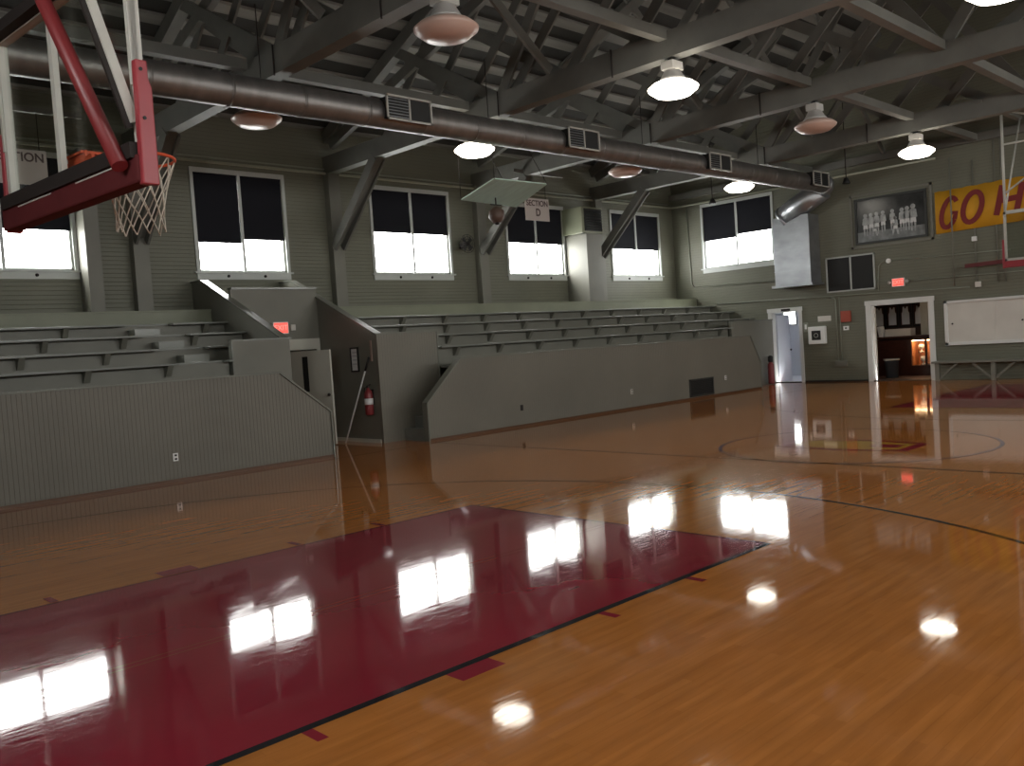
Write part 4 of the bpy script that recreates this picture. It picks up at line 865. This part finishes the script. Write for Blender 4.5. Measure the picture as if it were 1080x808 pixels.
def section_sign(label, x0, x1, y, z0, z1, letter_):
    s = thing('section_sign', label, 'sign', ((x0+x1)/2, y, z0))
    f = MB(); f.box((x0, y, z0), (x1, y+0.02, z1)); put('sign_board', f, M['sign'], s, 0.003)
    cx = (x0+x1)/2
    text('lettering', 'SECTION', 0.20, M['sign_ink'], (cx, y-0.003, z1-0.13), (1, 0, 0), (0, 0, 1), s, 0.002, xs=0.95, bold=0.004)
    if letter_: text('lettering', letter_, 0.26, M['sign_ink'], (cx+0.02, y-0.003, z0+0.2), (1, 0, 0), (0, 0, 1), s, 0.002, xs=0.9, bold=0.008)
    for x in (x0+0.1, x1-0.1):
        f = MB(); f.tube([(x, y+0.01, z1), (x, y+0.01, z1+0.6)], 0.007, 6); put('hanging_rod', f, M['steel_dark'], s)
section_sign('pinkish square sign reading SECTION D hanging before a window', 15.84, 16.70, 15.5, 4.82, 5.38, 'D')
section_sign('pinkish section sign seen through the backboard glass', 3.94, 4.80, 15.5, 4.82, 5.38, None)
for x in (16.1, 4.2):
    f = MB(); f.bar((x-0.6, 15.51, 6.022), (x+1.2, 15.51, 6.022), 0.06, 0.08, (0, 1, 0)); tag(put('sign_rail', f, M['timber']), 'timber rail carrying the %s section sign' % ('left' if x < 10 else 'section D'), 'beam')
# small spotlights near the far corner
for lab, x, y in (('small black floodlight hanging near the far corner', 23.2, 14.8), ('small black speaker hanging above the duct elbow', 24.0, 11.0)):
    s = thing('floodlight', lab, 'light', (x, y, 5.6)); f = MB(); f.lathe((x, y, 5.62), [(0, 0.1), (0.05, 0.1), (0.11, -0.05), (0.10, -0.06), (0, -0.03)], 14); put('head', f, M['black'], s)
    f = MB(); f.tube([(x, y, 5.70), (x, y, deck(y)-0.13)], 0.015, 8); f.box((x-0.05, y-0.05, deck(y)-0.16), (x+0.05, y+0.05, deck(y)-0.085)); put('stem', f, M['steel_dark'], s)

# ------------------------------------------------------------------ basketball hoops
def hoop(label_, x0, d, far=False):
    """x0 = back of the glass, d=+1 faces +x"""
    t = thing('basketball_hoop', label_, 'basketball hoop', (x0, YC, 2.7))
    X = lambda v: x0+d*v
    hw = 0.915; y0, y1 = YC-hw, YC+hw; z0, z1 = 2.86, 3.95
    f = MB(); f.box((X(0.0), y0+0.03, z0+0.03), (X(0.012), y1-0.03, z1-0.03)); put('glass', f, M['board_glass'], t)
    f = MB()
    for A, B in (((y0, z0), (y1, z0+0.05)), ((y0, z1-0.05), (y1, z1)), ((y0, z0), (y0+0.05, z1)), ((y1-0.05, z0), (y1, z1))): f.box((X(-0.035), A[0], A[1]), (X(0.02), B[0], B[1]))
    put('board_frame', f, M['steel_white'], t)
    # rear steel frame
    f = MB(); f.box((X(-0.09), y0, z0-0.02), (X(-0.035), y1, z0+0.06)); put('lower_rail', f, M['steel_dark'] if not far else M['steel_white'], t)
    f = MB(); f.box((X(-0.10), y0, z1-0.04), (X(-0.035), y1, z1+0.03)); put('upper_rail', f, M['steel_dark'] if not far else M['steel_white'], t)
    f = MB(); f.box((X(-0.07), YC-0.025, z0), (X(-0.036), YC+0.025, z1)); put('centre_stile', f, M['steel_white'], t)
    # padding: bottom strip and side returns
    pb = [(y0-0.03, z0-0.15), (y1+0.03, z0-0.15), (y1+0.03, z0+0.03), (y0-0.03, z0+0.03)]
    f = MB(); f.box((X(-0.07), y0-0.02, z0-0.15), (X(0.035), y1+0.05, z0-0.001)); put('bottom_padding', f, M['shaded_pad'] if not far else M['red'], t, 0.015)  # near strip has its backlit shade in the colour, far strip plain red
    for s, yy in ((-1, y0), (1, y1)):
        f = MB(); a, b = sorted((yy-s*0.001, yy+s*0.045))
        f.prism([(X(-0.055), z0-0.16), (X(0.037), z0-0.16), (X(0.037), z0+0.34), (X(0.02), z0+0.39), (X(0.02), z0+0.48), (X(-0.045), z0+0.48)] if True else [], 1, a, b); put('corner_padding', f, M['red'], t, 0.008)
        for zz in (z0+0.18, z0+0.43):
            f = MB(); f.tube([(X(-0.02), yy+s*0.045, zz), (X(-0.02), yy+s*0.050, zz)], 0.010, 8); put('rivet', f, M['black'], t)
    # slotted edge lines under the rail
    f = MB(); f.box((X(-0.076), y0+0.25, z0-0.035), (X(-0.071), YC-0.2, z0-0.028)); f.box((X(-0.076), YC+0.15, z0-0.035), (X(-0.071), y1-0.25, z0-0.028)); put('padding_seam', f, M['steel_white'], t)
    # rim
    rc = (X(0.012+0.15+0.229), YC, 3.05)
    f = MB(); f.tube([(rc[0]+0.229*math.cos(a), rc[1]+0.229*math.sin(a), rc[2]) for a in [2*PI*i/36 for i in range(36)]], 0.010, 8, closed=True); rim = put('rim', f, M['orange'], t)
    f = MB(); f.box((X(0.031), YC-0.12, 2.88), (X(0.045), YC+0.12, 3.045)); f.box((X(0.013), YC-0.11, 3.03), (X(0.19), YC+0.11, 3.045)); f.bar((X(0.02), YC-0.10, 2.93), (X(0.20), YC-0.13, 3.04), 0.01, 0.03, (0, 1, 0)); f.bar((X(0.02), YC+0.10, 2.93), (X(0.20), YC+0.13, 3.04), 0.01, 0.03, (0, 1, 0)); put('rim_bracket', f, M['orange'], t)
    f = MB(); f.box((X(0.013), YC-0.24, 2.83), (X(0.030), YC+0.13, 3.00)); put('mounting_plate', f, M['orange'], t)
    # net
    f = MB(); K = 12; lv = [(0.225, 0.0), (0.19, -0.10), (0.165, -0.19), (0.15, -0.28), (0.14, -0.36), (0.145, -0.44)]
    def np(i, l):
        r_, z_ = lv[l]; a = 2*PI*(i+0.5*(l % 2))/K; return (rc[0]+r_*math.cos(a), rc[1]+r_*math.sin(a), rc[2]-0.008+z_+0.012*math.sin(i*2.1+l))
    for i in range(K):
        for l in range(len(lv)-1):
            f.tube([np(i, l), np(i, l+1)], 0.0045, 5, caps=False); f.tube([np(i, l), np(i-1 if l % 2 == 0 else i+1, l+1)], 0.0045, 5, caps=False)
    put('net', f, M['net'], rim)
    return t, X, y0, y1, z0, z1
t, X, y0, y1, z0, z1 = hoop('near glass backboard with red padding, white net at upper left', 1.845, 1)
NEAR = t
# near hoop suspension: two uprights at the board ends, backstays, red tube brace
for yy, s in ((y0, -1), (y1, 1)):
    f = MB(); f.box((X(-0.045), yy if s < 0 else yy-0.03, z0+0.36), (X(0.0), yy+0.03 if s < 0 else yy, 5.90)); put('upright', f, M['steel_white'], t)
yy = y0
f = MB(); f.bar((X(-0.04), yy+0.03, z0+0.17), (X(-0.62), yy+0.03, 4.95), 0.03, 0.05, (0, 1, 0)); put('backstay', f, M['steel_white'], t)
f = MB(); f.bar((X(-0.065), yy+0.035, z0+0.14), (X(-0.645), yy+0.035, 4.92), 0.02, 0.035, (0, 1, 0)); put('backstay_web', f, M['steel_dark'], t)
f = MB(); f.tube([(X(-0.12), y0+0.06, z0-0.06), (X(-0.14), YC-0.02, z1+0.08), (X(-0.16), YC+0.30, z1+0.50)], 0.042, 12); put('diagonal_tube', f, M['red_metal'], t)
f = MB(); f.box((X(-0.10), y0, 5.86), (X(0.0), y1, 5.94)); put('top_beam', f, M['steel_white'], t)
f = MB(); f.bar((X(-0.62), y0, 4.95), (X(-0.62), y1, 4.95), 0.07, 0.07, (1, 0, 0)); put('rear_beam', f, M['steel_white'], t)
for yy in (y0+0.1, y1-0.1):
    f = MB(); f.bar((X(-0.62), yy, 4.95), (X(-0.3), yy, CB-0.05), 0.06, 0.06, (0, 1, 0)); put('hanger', f, M['steel_white'], t)

NEAR.rotation_euler = (0, 0, math.radians(4.5))

t, X, y0, y1, z0, z1 = hoop('far glass backboard with red padding beside the gold banner', 21.80, -1, True)
for yy in (y0+0.02, y1-0.02):
    f = MB(); f.tube([(X(-0.06), yy, z1-0.05), (X(-0.06), yy, 6.25)], 0.028, 10); put('upright', f, M['steel_white'], t)
f = MB(); f.tube([(X(-0.06), y0, 5.45), (X(-0.06), y1, 5.45)], 0.022, 8); f.tube([(X(-0.06), y1, 4.35), (X(-0.06), y0+0.2, 5.40)], 0.022, 8); f.tube([(X(-0.06), y1, 6.22), (X(-0.06), y0, 5.50)], 0.022, 8); put('hanger_braces', f, M['steel_white'], t)
for yy in (y0+0.02, y1-0.02):
    f = MB(); f.tube([(X(-0.06), yy, z1), (X(-1.4), yy, 6.2)], 0.02, 8); put('backstay', f, M['steel_white'], t)
for yy in (y0-0.04, y1+0.04):
    f = MB(); f.box((X(-1.6), yy-0.06, 6.20), (X(1.2), yy+0.06, 6.28)); put('ceiling_beam', f, M['timber'], t)
